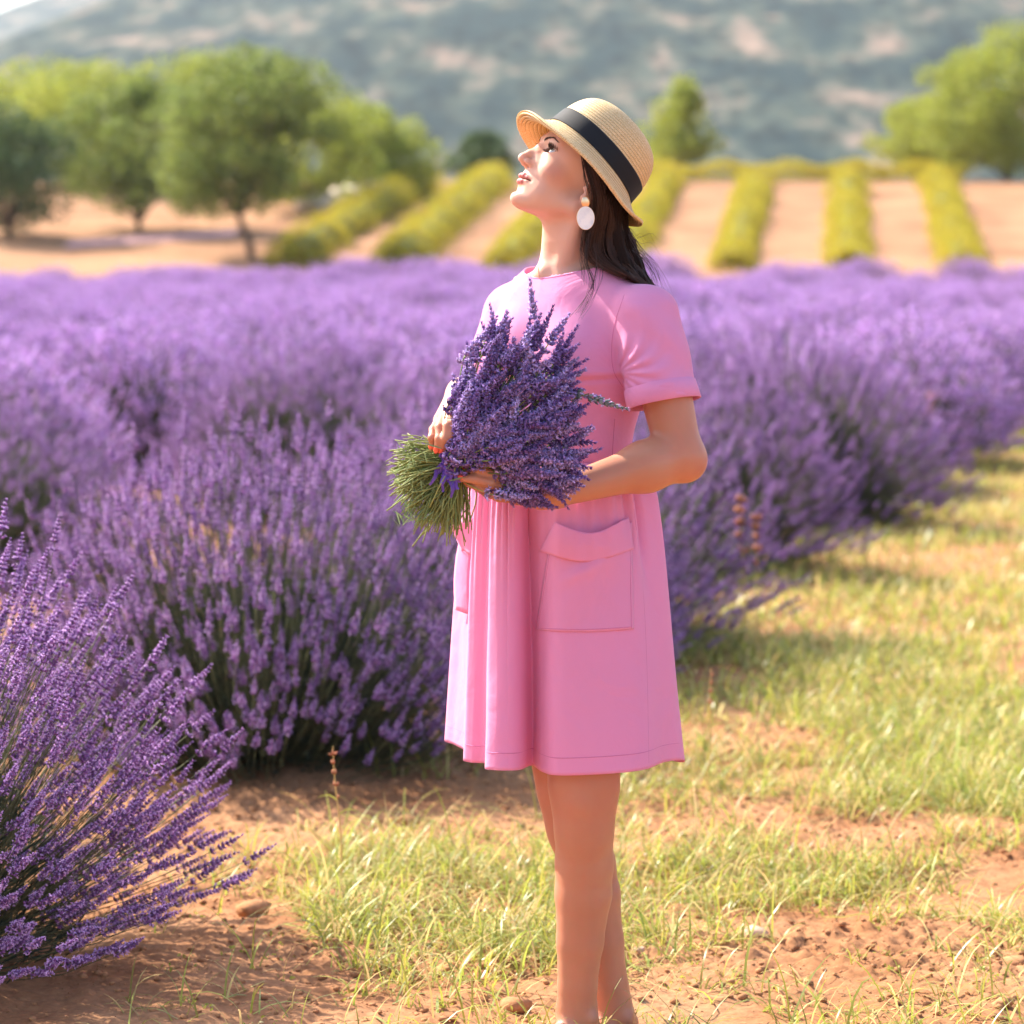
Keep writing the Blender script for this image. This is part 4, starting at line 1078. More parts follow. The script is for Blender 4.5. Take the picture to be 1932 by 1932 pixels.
F = np.stack([j*nph + i, j*nph + i2, (j+1)*nph + i2, (j+1)*nph + i], -1).reshape(-1, 4)
inner = HP - HN_*.0012*1.0 - HN_*(.0009*(1 - (2*((HS[:, None]/.0056) % 1) - 1)**2))[..., None]
V = np.concatenate([HOut.reshape(-1, 3), inner.reshape(-1, 3)]); n1 = nr*nph
rim = np.stack([(nr-1)*nph + np.arange(nph), (nr-1)*nph + (np.arange(nph)+1) % nph, n1 + (nr-1)*nph + (np.arange(nph)+1) % nph, n1 + (nr-1)*nph + np.arange(nph)], -1)
F = np.concatenate([F[:, ::-1], F + n1, rim[:, ::-1]])
def straw_mat():
    m = mat('straw_braid', (.72, .50, .23), rough=.55, spec=.35, trans=.22)
    N = m.node_tree.nodes; L = m.node_tree.links; b = N['Principled BSDF']; t = [n for n in N if n.type == 'BSDF_TRANSLUCENT'][0]
    tc = N.new('ShaderNodeTexCoord'); n = N.new('ShaderNodeTexNoise'); n.inputs['Scale'].default_value = 700; n.inputs['Detail'].default_value = 3; L.new(tc.outputs['Object'], n.inputs['Vector'])
    r = N.new('ShaderNodeValToRGB'); e = r.color_ramp.elements; e[0].position = .30; e[0].color = (.52, .30, .10, 1); e[1].position = .68; e[1].color = (.93, .73, .44, 1); q = e.new(.48); q.color = (.80, .55, .26, 1)
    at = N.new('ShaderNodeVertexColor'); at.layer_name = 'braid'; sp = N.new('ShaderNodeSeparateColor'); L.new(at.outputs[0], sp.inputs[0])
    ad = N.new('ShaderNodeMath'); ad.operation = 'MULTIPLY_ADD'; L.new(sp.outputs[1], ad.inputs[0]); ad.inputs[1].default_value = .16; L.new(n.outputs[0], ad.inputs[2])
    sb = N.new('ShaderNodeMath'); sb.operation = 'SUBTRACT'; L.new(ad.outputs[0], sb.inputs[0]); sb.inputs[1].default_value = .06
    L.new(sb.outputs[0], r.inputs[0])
    mx = N.new('ShaderNodeMixRGB'); L.new(sp.outputs[0], mx.inputs[0]); mx.inputs[1].default_value = (.28, .14, .045, 1); L.new(r.outputs[0], mx.inputs[2])  # braid joints browned: stitching thread, plus shade of the gaps put into colour
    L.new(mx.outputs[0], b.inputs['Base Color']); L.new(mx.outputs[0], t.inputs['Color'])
    return m
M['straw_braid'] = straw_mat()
hat = empty('straw_hat', tuple(HATO), label='natural straw hat with a black ribbon band, worn tilted back on the woman\'s head', category='hat')
hat.rotation_mode = 'QUATERNION'; hat.rotation_quaternion = Matrix(HATR.tolist()).to_quaternion() if np.linalg.det(HATR) > 0 else Matrix((HATR*np.array((1, -1, 1))).tolist()).to_quaternion()
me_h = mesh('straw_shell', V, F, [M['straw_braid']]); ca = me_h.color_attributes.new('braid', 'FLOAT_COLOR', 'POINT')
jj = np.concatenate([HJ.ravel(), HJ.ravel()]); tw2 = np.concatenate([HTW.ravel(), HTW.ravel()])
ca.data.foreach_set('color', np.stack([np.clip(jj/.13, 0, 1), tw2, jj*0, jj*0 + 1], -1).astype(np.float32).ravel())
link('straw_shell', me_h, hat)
# ribbon band
Hb = np.linspace(.0015, .0345, 14); prof = hat_prof(); o_ = np.argsort(prof[:, 1])
rb_ = np.interp(Hb, prof[o_, 1], prof[o_, 0]) + .0031
Pb = np.stack([rb_[:, None]*np.cos(phi)*1.02, rb_[:, None]*np.sin(phi)*.93, np.repeat(Hb[:, None], nph, 1) + .0008*np.sin(phi*2 + 1)], -1)
Pb += (np.sin(phi*9)[None, :, None]*.0003)*np.stack([np.cos(phi), np.sin(phi), phi*0], -1)[None]
j, i = np.meshgrid(np.arange(13), np.arange(nph), indexing='ij'); i2 = (i + 1) % nph
Fb_ = np.stack([j*nph + i, j*nph + i2, (j+1)*nph + i2, (j+1)*nph + i], -1).reshape(-1, 4)
M['ribbon'] = mat('black_ribbon', (.008, .008, .010), rough=.7, spec=.25, bump=.3, bscale=700, sheen=.05)
o = link('hat_band', mesh('hat_band', Pb.reshape(-1, 3), Fb_, [M['ribbon']]), hat)
md = o.modifiers.new('thick', 'SOLIDIFY'); md.thickness = .0012; md.offset = 0
# ------------------------------------------------------------------ dress
from mathutils.bvhtree import BVHTree
def cloth_mat(name, col, seamdark=1.0):
    m = mat(name, col, rough=.85, spec=.12, trans=.32, sheen=.2)
    N = m.node_tree.nodes; L = m.node_tree.links; b = N['Principled BSDF']
    tc = N.new('ShaderNodeTexCoord')
    w1 = N.new('ShaderNodeTexWave'); w1.bands_direction = 'X'; w1.inputs['Scale'].default_value = 420; w1.inputs['Distortion'].default_value = 1.5; L.new(tc.outputs['Object'], w1.inputs['Vector'])
    w2 = N.new('ShaderNodeTexWave'); w2.bands_direction = 'Z'; w2.inputs['Scale'].default_value = 420; w2.inputs['Distortion'].default_value = 1.5; L.new(tc.outputs['Object'], w2.inputs['Vector'])
    a = N.new('ShaderNodeMath'); a.operation = 'ADD'; L.new(w1.outputs[1], a.inputs[0]); L.new(w2.outputs[1], a.inputs[1])
    n = N.new('ShaderNodeTexNoise'); n.inputs['Scale'].default_value = 11; n.inputs['Detail'].default_value = 4; n.inputs['Distortion'].default_value = .6; L.new(tc.outputs['Object'], n.inputs['Vector'])
    b1 = N.new('ShaderNodeBump'); b1.inputs['Strength'].default_value = .25; b1.inputs['Distance'].default_value = .0002; L.new(a.outputs[0], b1.inputs['Height'])
    b2 = N.new('ShaderNodeBump'); b2.inputs['Strength'].default_value = .8; b2.inputs['Distance'].default_value = .008; L.new(n.outputs[0], b2.inputs['Height']); L.new(b1.outputs[0], b2.inputs['Normal'])
    L.new(b2.outputs[0], b.inputs['Normal'])
    return m
M['pink'] = cloth_mat('pink_cotton', (.92, .37, .60))
M['thread'] = mat('pink_thread', (.68, .20, .37), rough=.9)
SE = WP(1253, 760, 5.875); SFE = WP(925, 745, 6.10)
ARMPIT = WP(1165, 705, 5.93)
def bust(k): return WP(1082, 672, 6.03) + T_A*k*.072 + T_B*.066
def dress_sdf(P):
    d = ell(P, WP(1082, 665, 6.03), (.160, .112, .185), TR)
    d = smin(d, ell(P, bust(1), (.058, .058, .062)), .05)
    d = smin(d, ell(P, bust(-1), (.058, .058, .062)), .05)
    d = smin(d, ell(P, WP(1066, 880, 6.02), (.128, .100, .15), TR), .07)
    d = smin(d, cone(P, WP(1083, 545, 6.035), SL + (-.015, .01, -.006), .058, .050), .035)
    d = smin(d, cone(P, WP(1083, 540, 6.035), SR + (.010, 0, -.004), .058, .052), .035)
    s = cone(P, SL + (-.002, 0, -.004), SE + (SE - SL)*.15, .057, .0655)
    s2 = cone(P, SR + (.006, 0, -.004), SFE + (SFE - SR)*.15, .056, .062)
    # folds of the sleeve running from the armpit, and drag lines
    q = P - ARMPIT.astype(f4); th = np.arctan2(q[:, 2], q[:, 0]); rr = np.sqrt(q[:, 0]**2 + q[:, 2]**2)
    fold = np.sin(th*15 + 3*np.sin(rr*30))*.0018*np.exp(-((rr - .05)/.045)**2)
    s = s + fold + .0028*np.sin(q[:, 2]*70 + q[:, 0]*55 + 1.0)*np.exp(-((rr - .10)/.05)**2)
    d = smin(d, s, .016); d = smin(d, s2, .018)
    f = P.astype(f4)
    d = d + .0022*np.sin(f[:, 0]*42 + f[:, 2]*25 + 2*np.sin(f[:, 2]*13))*np.exp(-((f[:, 2] - 1.10)/.10)**2)
    g = np.exp(-((f[:, 0] - .145)/.05)**2)*(f[:, 1] < 6.0)
    d = d + .0040*np.exp(-((f[:, 2] - 1.2215 - .05*(f[:, 0] - .145))/.005)**2)*g - .0035*np.exp(-((f[:, 2] - 1.233)/.009)**2)*g
    d = d + .0016*np.sin(f[:, 0]*60 - f[:, 2]*34 + 2.5*np.sin(f[:, 2]*19))*np.exp(-((f[:, 2] - 1.34)/.07)**2)
    return d
NK = WP(1078, 505, 6.03)
def neck_cut(P):
    """inside of the neckline: an upright leaning oval"""
    q = (P - NK.astype(f4)) @ TR.astype(f4)
    zc = q[:, 2]
    return np.maximum(np.sqrt((q[:, 0]/.092)**2 + ((q[:, 1] - .004)/.069)**2)*.085 - .085, 1.325 - P[:, 2])
def dress_full(P): return np.maximum(dress_sdf(P), -neck_cut(P))
sa = (SE - SL)/np.linalg.norm(SE - SL); sfa = (SFE - SR)/np.linalg.norm(SFE - SR)
V, F = polygonize(dress_sdf, (-.17, 5.78, 1.02), (.36, 6.28, 1.46), .0034)
nc = neck_cut(V.astype(f4))
dn_ = (V - SE) @ sa; df_ = (V - SFE) @ sfa
nears = np.linalg.norm(V - SE, axis=1) < .16; fars = np.linalg.norm(V - SFE, axis=1) < .13
sl_d = cone(V.astype(f4), SL, SE + (SE - SL)*.15, .057, .0655); sf_d = cone(V.astype(f4), SR, SFE + (SFE - SR)*.15, .056, .062)
keep = (nc > -.0005) & ~((dn_ > 0) & nears & (sl_d < .012)) & ~((df_ > 0) & fars & (sf_d < .012)) & (V[:, 2] > 1.055)
keep &= ~((V[:, 2] < 1.30) & (nc < -.0))
# smooth the cut edges: pull near verts onto the cut
V, F = cut_mesh(V, F, keep)
def snap_boundary(V, F, fn):
    e = np.concatenate([F[:, [0, 1]], F[:, [1, 2]], F[:, [2, 3]], F[:, [3, 0]]]); es = np.sort(e, 1)
    k = es[:, 0].astype(np.int64)*len(V) + es[:, 1]; u, c = np.unique(k, return_counts=True); b = u[c == 1]
    bd = np.unique(np.concatenate([b//len(V), b % len(V)])); fn(bd); return bd
def fn(bd):
    v = V[bd].copy()
    a = (v - SE) @ sa; m = (np.abs(a) < .007) & (np.linalg.norm(v - SE, axis=1) < .12); v[m] -= a[m][:, None]*sa
    a = (v - SFE) @ sfa; m = (np.abs(a) < .007) & (np.linalg.norm(v - SFE, axis=1) < .12); v[m] -= a[m][:, None]*sfa
    e = .002
    for _ in range(3):
        vv = v.astype(f4); d0 = neck_cut(vv); m = (d0 < .012) & (v[:, 2] > 1.34)
        g = np.stack([neck_cut(vv + np.eye(3, dtype=f4)[k]*e) - d0 for k in range(3)], -1)/e
        v[m] -= (d0[m, None]*g[m])/((g[m]**2).sum(1)[:, None] + 1e-3)
    V[bd] = v
snap_boundary(V, F, fn)
dress = pchild('dress', mesh('dress', V, F, [M['pink']]))
md = dress.modifiers.new('thick', 'SOLIDIFY'); md.thickness = .0016; md.offset = -1
bod_bvh = BVHTree.FromPolygons([tuple(v) for v in V], [tuple(map(int, f)) for f in F])
cam_o = Vector((0, 0, CAMZ))
def hit(px, py, bvh, off=.0):
    d = Vector(WP(px, py, 1.0)) - cam_o; d.normalize()
    h = bvh.ray_cast(cam_o, d)
    if h[0] is None: return None
    return np.array(h[0] - d*off)
def dchild(name, me_, **k):
    o = link(name, me_, dress, **k); return o
def seam(ptspx, bvh, rad=.00055, name='seam', n=30, off=.0002):
    P = [hit(a, b, bvh, off) for a, b in spline(ptspx, n)]; P = [p for p in P if p is not None]
    if len(P) < 3: return
    V, F = tube(np.array(P), rad, 5, False); dchild(name, mesh(name, V, F, [M['thread']]))
seam([(1178, 556), (1160, 610), (1154, 660), (1158, 700), (1175, 730)], bod_bvh)
seam([(1160, 790), (1157, 830), (1155, 872)], bod_bvh)
# sleeve cuff: a turned up band 3.2 cm deep, standing proud of the sleeve
def sleeve_ring(t, extra, n=90, S0=SL, S1=SE, ax=sa):
    c = S1 - ax*t; b1 = np.cross(ax, (0, 1, 0)); b1 /= np.linalg.norm(b1); b2 = np.cross(ax, b1)
    out = []
    for k in range(n):
        a = 2*np.pi*k/n; dr = b1*np.cos(a) + b2*np.sin(a)
        h = bod_bvh.ray_cast(Vector(c + dr*.14), Vector(-dr), .14)
        r_ = .14 - h[3] if h[0] is not None else .064
        out.append((c, dr, min(max(r_, .052), .0655)))
    rr = np.array([o[2] for o in out]); rr = (rr + np.roll(rr, 1) + np.roll(rr, -1) + np.roll(rr, 2) + np.roll(rr, -2))/5; rr = (rr + np.roll(rr, 3) + np.roll(rr, -3))/3
    return np.array([o[0] + o[1]*(q + extra) for o, q in zip(out, rr)])
rings = [sleeve_ring(.0335, .0002), sleeve_ring(.0328, .0016), sleeve_ring(.016, .0022), sleeve_ring(-.0012, .0024), sleeve_ring(-.0018, .0010), sleeve_ring(.006, -.0008)]
n = 90; Vr = np.concatenate(rings); j, i = np.meshgrid(np.arange(len(rings)-1), np.arange(n), indexing='ij'); i2 = (i+1) % n
Fr = np.stack([j*n+i, j*n+i2, (j+1)*n+i2, (j+1)*n+i], -1).reshape(-1, 4)
dchild('sleeve_cuff', mesh('sleeve_cuff', Vr, Fr, [M['pink']]))
# neckline facing
# ---- skirt
SY = 5.98
hemP = [(838, 6.20), (858, 6.145), (878, 6.09), (886, 6.05), (873, 6.005), (890, 5.985), (914, 5.972), (924, 5.935), (915, 5.872), (934, 5.848), (958, 5.843), (980, 5.862), (1004, 5.930), (1024, 5.880), (1048, 5.840), (1100, 5.825),
        (1160, 5.835), (1215, 5.868), (1250, 5.93), (1291, 5.995), (1284, 6.075), (1238, 6.17), (1150, 6.225), (1050, 6.24), (950, 6.245), (870, 6.235)]
waiP = [(893, 6.075), (895, 6.045), (901, 6.015), (907, 5.995), (903, 5.975), (912, 5.960), (926, 5.950), (938, 5.936), (934, 5.918), (944, 5.910), (958, 5.908), (976, 5.908), (996, 5.930), (1016, 5.904), (1040, 5.894), (1088, 5.890),
        (1140, 5.903), (1178, 5.925), (1208, 5.965), (1222, 6.015), (1216, 6.06), (1180, 6.12), (1120, 6.15), (1050, 6.16), (970, 6.15), (910, 6.12)]
def loop(Pp, z, n=420):
    P = np.array([WP(a, 470, b)*(1, 1, 0) for a, b in Pp]); m = len(P)
    t = np.linspace(0, m, n, endpoint=False); i = t.astype(int); f = (t - i)[:, None]
    g = lambda k: P[(i + k) % m]
    return .5*((2*g(0)) + (g(1) - g(-1))*f + (2*g(-1) - 5*g(0) + 4*g(1) - g(2))*f**2 + (3*g(0) - g(-1) - 3*g(1) + g(2))*f**3)
nS = 420; hemL, waiL = loop(hemP, 0), loop(waiP, 0)
cW = np.array((WP(1060, 470, 6.02)[0], 6.02, 0))
sl = np.linspace(0, 1, nS, endpoint=False)*2*np.pi
rows_ = []; zt = 1.073; nT = 90
hz = .536 + .004*np.sin(sl*3 + 1) - .022*np.exp(-((sl/(2*np.pi)*26 - 20.5)/1.2)**2)
for t in np.linspace(0, 1, nT):
    w = t**.68
    P = waiL*(1 - w) + hemL*w
    sc_ = 1 - .085*np.exp(-t*16)
    P = cW + (P - cW)*sc_
    rad = P - cW; rad[:, 2] = 0; rad /= np.linalg.norm(rad, axis=1)[:, None]
    ruf = .0062*np.sin(sl*34 + 2*np.sin(sl*5))*np.exp(-t*6) + .0016*np.sin(sl*17 + 1.3*np.sin(sl*3) + t*1.5)*np.exp(-t*3.0)*min(1, t*12) + .0020*np.sin(sl*7 + t*5)*t
    fq = (sl/(2*np.pi)*26 - 17.55 - .35*t)
    ruf = ruf - .022*np.exp(-(fq/.20)**2)*np.exp(-((t - .16)/.16)**2) - .014*np.exp(-((fq + .75)/.16)**2)*np.exp(-((t - .14)/.13)**2) + .010*np.exp(-((fq + .5)/.25)**2)*np.exp(-((t - .15)/.2)**2)
    ix = sl/(2*np.pi)*26
    ruf = ruf + .0055*np.sin(ix*3.1 + .6 + .8*t)*np.exp(-t*2.0)*min(1, t*8)*(ix > 10)*(ix < 19.5) + .004*np.sin(ix*1.7 + 2 + t*2)*(ix > 12)*(ix < 24)*t
    P = P + rad*ruf[:, None]
    z = zt + (hz - zt)*t
    rows_.append(np.stack([P[:, 0], P[:, 1], z], -1))
SK = np.stack(rows_)
j, i = np.meshgrid(np.arange(nT-1), np.arange(nS), indexing='ij'); i2 = (i+1) % nS
Fs_ = np.stack([j*nS+i, (j+1)*nS+i, (j+1)*nS+i2, j*nS+i2], -1).reshape(-1, 4)
skirt = dchild('skirt', mesh('skirt', SK.reshape(-1, 3), Fs_, [M['pink']]))
md = skirt.modifiers.new('thick', 'SOLIDIFY'); md.thickness = .0016; md.offset = 0
sk_bvh = BVHTree.FromPolygons([tuple(v) for v in SK.reshape(-1, 3)], [tuple(map(int, f)) for f in Fs_])
# hem stitch line all the way round
lev = int(nT*.935); ring = SK[lev]; rad = ring - cW; rad[:, 2] = 0; rad /= np.linalg.norm(rad, axis=1)[:, None]
V, F = tube(np.concatenate([ring, ring[:1]])+np.concatenate([rad, rad[:1]])*.0009*0 - np.array((0, .0011, 0)), .00065, 4, False); dchild('hem_stitching', mesh('hem_stitching', V, F, [M['thread']]))
seam([(1196, 960), (1212, 1100), (1220, 1250), (1224, 1440)], sk_bvh, n=50, off=.0009)
seam([(1090, 881), (1130, 878), (1165, 876), (1200, 872)], sk_bvh, n=20, off=.0009, name='waist_seam')
def patch(fnc, nu, nv, bvh, offs, name, m, thick=.0014):
    V = []
    for a in range(nv):
        for b in range(nu):
            u, v = b/(nu-1), a/(nv-1); px, py = fnc(u, v); h = hit(px, py, bvh, offs(u, v))
            if h is None: h = np.array(V[-1])
            V.append(h)
    V = np.array(V).reshape(nv, nu, 3)
    for _ in range(2): V[1:-1, 1:-1] = (V[1:-1, 1:-1]*2 + V[:-2, 1:-1] + V[2:, 1:-1] + V[1:-1, :-2] + V[1:-1, 2:])/6
    a = np.array([i*nu+j for i in range(nv-1) for j in range(nu-1)]); F = np.stack([a, a+nu, a+nu+1, a+1], -1)
    o = dchild(name, mesh(name, V.reshape(-1, 3), F, [M['pink']] if m is None else [m])); md = o.modifiers.new('thick', 'SOLIDIFY'); md.thickness = thick; md.offset = 0
    return V
lerp = lambda a, b, t: a + (b - a)*t
pk = lambda u, v: (lerp(lerp(1040, 1010, v), lerp(1192, 1196, v), u), lerp(lerp(1000, 1189, v), lerp(985, 1187, v), u) + 22*(1 - v)**3*math.sin(np.pi*u) + 4*v*math.sin(np.pi*u))
def pk_off(u, v):
    top = (1 - v)**2*math.sin(np.pi*u)**.7*.020
    return .0030 + top + .0035*math.sin(9*u + 5*v + 1)*math.sin(np.pi*u)*math.sin(np.pi*v) + .007*math.exp(-((v - .50 + .38*(u - .2))/.07)**2)*math.exp(-((u - .42)/.28)**2)*math.sin(np.pi*u)
PV = patch(pk, 40, 44, sk_bvh, pk_off, 'pocket', None)
V, F = tube(np.concatenate([PV[4:, 1], PV[-2, 1:-1], PV[::-1, -2][:-4]]) - np.array((0, .0012, 0)), .00055, 4, False); dchild('pocket_stitching', mesh('pocket_stitching', V, F, [M['thread']]))
fl = lambda u, v: (lerp(lerp(1047, 1017, v), lerp(1186, 1196, v), u), lerp(lerp(986, 1040, v), lerp(976, 1036, v), u) + lerp(24, 22, v)*math.sin(np.pi*u)**1.2)
def fl_off(u, v): return .0075 + .020*(1 - v*.55)*math.sin(np.pi*u)**.7 + .004*math.sin(np.pi*v)
patch(fl, 36, 14, sk_bvh, fl_off, 'pocket_flap', None)
# far pocket, seen edge on at the left side of the skirt
Vq = []
for a in range(10):
    for b in range(10):
        u, v = a/9, b/9
        p = lerp(lerp(WP(851, 992, 6.03), WP(896, 972, 5.99), u), lerp(WP(872, 1040, 6.05), WP(890, 1045, 6.0), u), v)
        Vq.append(p + np.array((0, -.006*math.sin(np.pi*u), .003*math.sin(6*u))))
a = np.array([i*10+j for i in range(9) for j in range(9)])
o = dchild('pocket_flap', mesh('pocket_flap', Vq, np.stack([a, a+10, a+11, a+1], -1), [M['pink']])); md = o.modifiers.new('thick', 'SOLIDIFY'); md.thickness = .0014
Vq = []
for a_ in range(14):
    for b in range(8):
        v, u = a_/13, b/7
        p = lerp(lerp(WP(868, 1010, 6.06), WP(895, 1005, 6.02), u), lerp(WP(858, 1150, 6.10), WP(886, 1160, 6.05), u), v)
        Vq.append(p + np.array((-.006*math.sin(np.pi*v), -.004*math.sin(np.pi*u), 0)))
a = np.array([i*8+j for i in range(13) for j in range(7)])
o = dchild('pocket', mesh('pocket', Vq, np.stack([a, a+8, a+9, a+1], -1), [M['pink']])); md = o.modifiers.new('thick', 'SOLIDIFY'); md.thickness = .0014
# neckline binding: thin rolled edge following the opening
nk = []
for k in range(140):
    a = 2*np.pi*k/140
    q = np.array((.092*np.cos(a), .069*np.sin(a) + .004, 0)); p = NK + TR @ q
    h = bod_bvh.ray_cast(Vector((p[0], p[1], 1.62)) + Vector(TR @ np.array((math.cos(a), math.sin(a), 0)))*.002, Vector((0, 0, -1)))
    if h[0] is not None and h[0].z > 1.36: nk.append(np.array(h[0]))
if len(nk) > 20:
    nk = np.array(nk)
    for _ in range(12): nk = (np.roll(nk, 1, 0) + nk*2 + np.roll(nk, -1, 0))/4
    nk = np.concatenate([nk, nk[:1]]); V, F = tube(nk, .0014, 6, False); dchild('neckline_edge', mesh('neckline_edge', V, F, [M['pink']]))
print('neck pts', len(nk))
# inner dress/slip strap of red cloth seen inside the collar
# ------------------------------------------------------------------ hair, earrings, necklace
M['hair'] = mat('dark_brown_hair', (.065, .027, .016), rough=.42, spec=.28, obvar=.6)
M['hair_mass'] = mat('hair_underlayer', (.016, .008, .006), rough=.8, spec=.1)
def G3(l): return spline([WP(a, b, c) for a, b, c in l], 26)
guides = [G3([(1100, 285, 5.932), (1108, 325, 5.920), (1119, 365, 5.917), (1116, 405, 5.925), (1105, 445, 5.935), (1106, 480, 5.940), (1128, 503, 5.925), (1165, 514, 5.900)]),
          G3([(1112, 285, 5.925), (1126, 340, 5.915), (1134, 385, 5.915), (1124, 430, 5.925), (1118, 470, 5.930), (1142, 500, 5.915), (1185, 520, 5.895), (1200, 530, 5.91)]),
          G3([(1128, 300, 5.93), (1146, 365, 5.922), (1152, 410, 5.925), (1146, 450, 5.930), (1152, 485, 5.925), (1180, 512, 5.915), (1210, 532, 5.92), (1228, 552, 5.95)]),
          G3([(1142, 330, 5.94), (1160, 390, 5.94), (1168, 425, 5.945), (1172, 460, 5.95), (1185, 490, 5.945), (1204, 515, 5.95), (1222, 540, 5.96), (1238, 565, 5.98)]),
          G3([(1150, 350, 5.98), (1170, 405, 5.985), (1180, 435, 5.99), (1190, 465, 5.99), (1203, 495, 5.99), (1218, 520, 5.995), (1232, 545, 6.01), (1243, 575, 6.03)]),
          G3([(1135, 340, 6.06), (1158, 400, 6.06), (1172, 435, 6.05), (1185, 465, 6.04), (1198, 495, 6.04), (1212, 520, 6.05), (1228, 550, 6.06), (1238, 585, 6.07)])]
GD = np.stack(guides)
r = np.random.default_rng(12)
def gcurve(u):
    x = u*(len(GD) - 1); i = int(min(x, len(GD) - 2)); f = x - i
    return GD[i]*(1 - f) + GD[i+1]*f
parts = []
clump = r.random(70); clump.sort()
tt = np.linspace(0, 1, 26)
for k in range(3400):
    cu = clump[r.integers(0, len(clump))]; u = np.clip(cu + r.normal()*.012, 0, 1)
    c = gcurve(cu)*(.35 + .5*tt[:, None]*.6) + gcurve(u)*(1 - (.35 + .5*tt[:, None]*.6))
    ph = cu*40; amp = .0035*tt**1.3
    dep = .002 + r.random()**1.0*.035*(1 - .5*tt)
    w = np.stack([amp*np.sin(tt*9 + ph) + r.normal()*.0020*tt, dep + amp*.5*np.cos(tt*8 + ph), .002*np.sin(tt*7 + ph)*tt + r.normal()*.0015*tt], -1)
    w[:, :2] += r.normal(size=2)*.0012
    P = c + w
    end = 26 if r.random() < .8 else int(r.integers(17, 25))
    parts.append(tube(P[:end], np.linspace(.00075, .00028, end), 3, False))
# loose wisps
for pts, nn, sp in [([(1112, 440, 5.93), (1106, 490, 5.915), (1118, 530, 5.885), (1112, 560, 5.86), (1094, 592, 5.845)], 16, .0035), ([(1105, 420, 5.93), (1098, 470, 5.93), (1102, 510, 5.915), (1106, 535, 5.89)], 8, .003),
                ([(1122, 460, 5.92), (1128, 500, 5.905), (1124, 530, 5.885), (1104, 570, 5.855), (1080, 600, 5.845)], 8, .005), ([(1098, 290, 5.93), (1103, 330, 5.917), (1113, 372, 5.912), (1110, 400, 5.92)], 14, .002),
                ([(1190, 440, 5.96), (1215, 480, 5.95), (1240, 510, 5.96), (1262, 560, 5.97)], 12, .012), ([(1185, 430, 5.97), (1205, 450, 5.96), (1225, 445, 5.96), (1238, 462, 5.97)], 5, .008), ([(1195, 470, 5.96), (1225, 500, 5.96), (1238, 540, 5.96), (1250, 600, 5.97)], 12, .008)]:
    base = G3(pts)
    for k in range(nn):
        off = r.normal(size=3)*sp*(.3 + .9*tt[:, None])*(1, .3, .6)
        P = base + off + .0012*np.stack([np.sin(tt*12 + k), tt*0, np.cos(tt*9 + k*2)], -1)
        parts.append(tube(P, np.linspace(.00042, .00012, 26), 3, False))
V, F, _ = join(parts); pchild('hair', mesh('hair', V, F, [M['hair']]))
# scalp-side mass of hair so that no skin shows between the strands
def mass_sdf(P):
    d = None
    for u, ra in ((.08, .010), (.28, .016), (.5, .020), (.7, .018), (.9, .016)):
        c = gcurve(u)[::5] + np.array((0, .018, 0)); n_ = len(c)
        e = chain(P, c, list(ra*np.array([1.0, 1.0, 1.0, .9, .6, .35][:n_])), .01)
        d = e if d is None else smin(d, e, .012)
    d = smin(d, ell(P, H2W((-.045, .0, .012)), (.055, .080, .055), HR), .02)
    return d + .004 + .0015*np.sin(P[:, 0]*900 + 14*np.sin(P[:, 2]*22)).astype(f4)*.6
V, F = polygonize(mass_sdf, (.08, 5.88, 1.32), (.30, 6.14, 1.66), .0028)
pchild('hair', mesh('hair', V, F, [M['hair_mass']]))
# earring
M['gold_metal'] = mat('brushed_gold', (.86, .56, .33), rough=.28, metal=1.0)
M['pearl'] = mat('mother_of_pearl', (.90, .87, .83), rough=.22, spec=.6, twocol=(.72, .72, .74), twoscale=55, two_lo=.35, two_hi=.65)
def disc(c, rx, rz, th, dome, m, name, parent, yaw=R(8)):
    nr_, na = 10, 48; V = []; 
    for sgn in (-1, 1):
        for i in range(nr_):
            rr = math.sin(i/(nr_-1)*np.pi/2)
            for k in range(na):
                a = 2*np.pi*k/na; V.append((rx*rr*math.cos(a), sgn*(th*.5 + (dome if sgn < 0 else 0)*math.sqrt(max(0, 1 - rr*rr))), rz*rr*math.sin(a)))
    V = np.array(V); q = lambda s, i, k: s*nr_*na + i*na + (k % na)
    F = []
    for s in (0, 1):
        for i in range(nr_-1):
            for k in range(na):
                f = (q(s, i, k), q(s, i, k+1), q(s, i+1, k+1), q(s, i+1, k)); F.append(f if s else f[::-1])
    for k in range(na): F.append((q(0, nr_-1, k), q(0, nr_-1, k+1), q(1, nr_-1, k+1), q(1, nr_-1, k))[::-1])
    Rz = np.array(Matrix.Rotation(yaw, 3, 'Z')); V = V @ Rz.T
    return link(name, mesh(name, V + c, np.array(F), [m]), parent)
er = pchild('earring', None)
ec = WP(1104.8, 381, 5.908)
disc(ec, .0077, .0105, .0012, .0022, M['gold_metal'], 'earring_stud', er)
pc = WP(1104.8, 411.3, 5.906)
disc(pc, .0155, .0205, .0014, .0, M['pearl'], 'earring_disc', er)
a = np.linspace(0, 2*np.pi, 49); ringp = np.stack([.0157*np.cos(a), a*0, .0207*np.sin(a)], -1) @ np.array(Matrix.Rotation(R(8), 3, 'Z')).T + pc
V, F = tube(ringp, .0006, 6, False); link('earring_rim', mesh('earring_rim', V, F, [M['gold_metal']]), er)
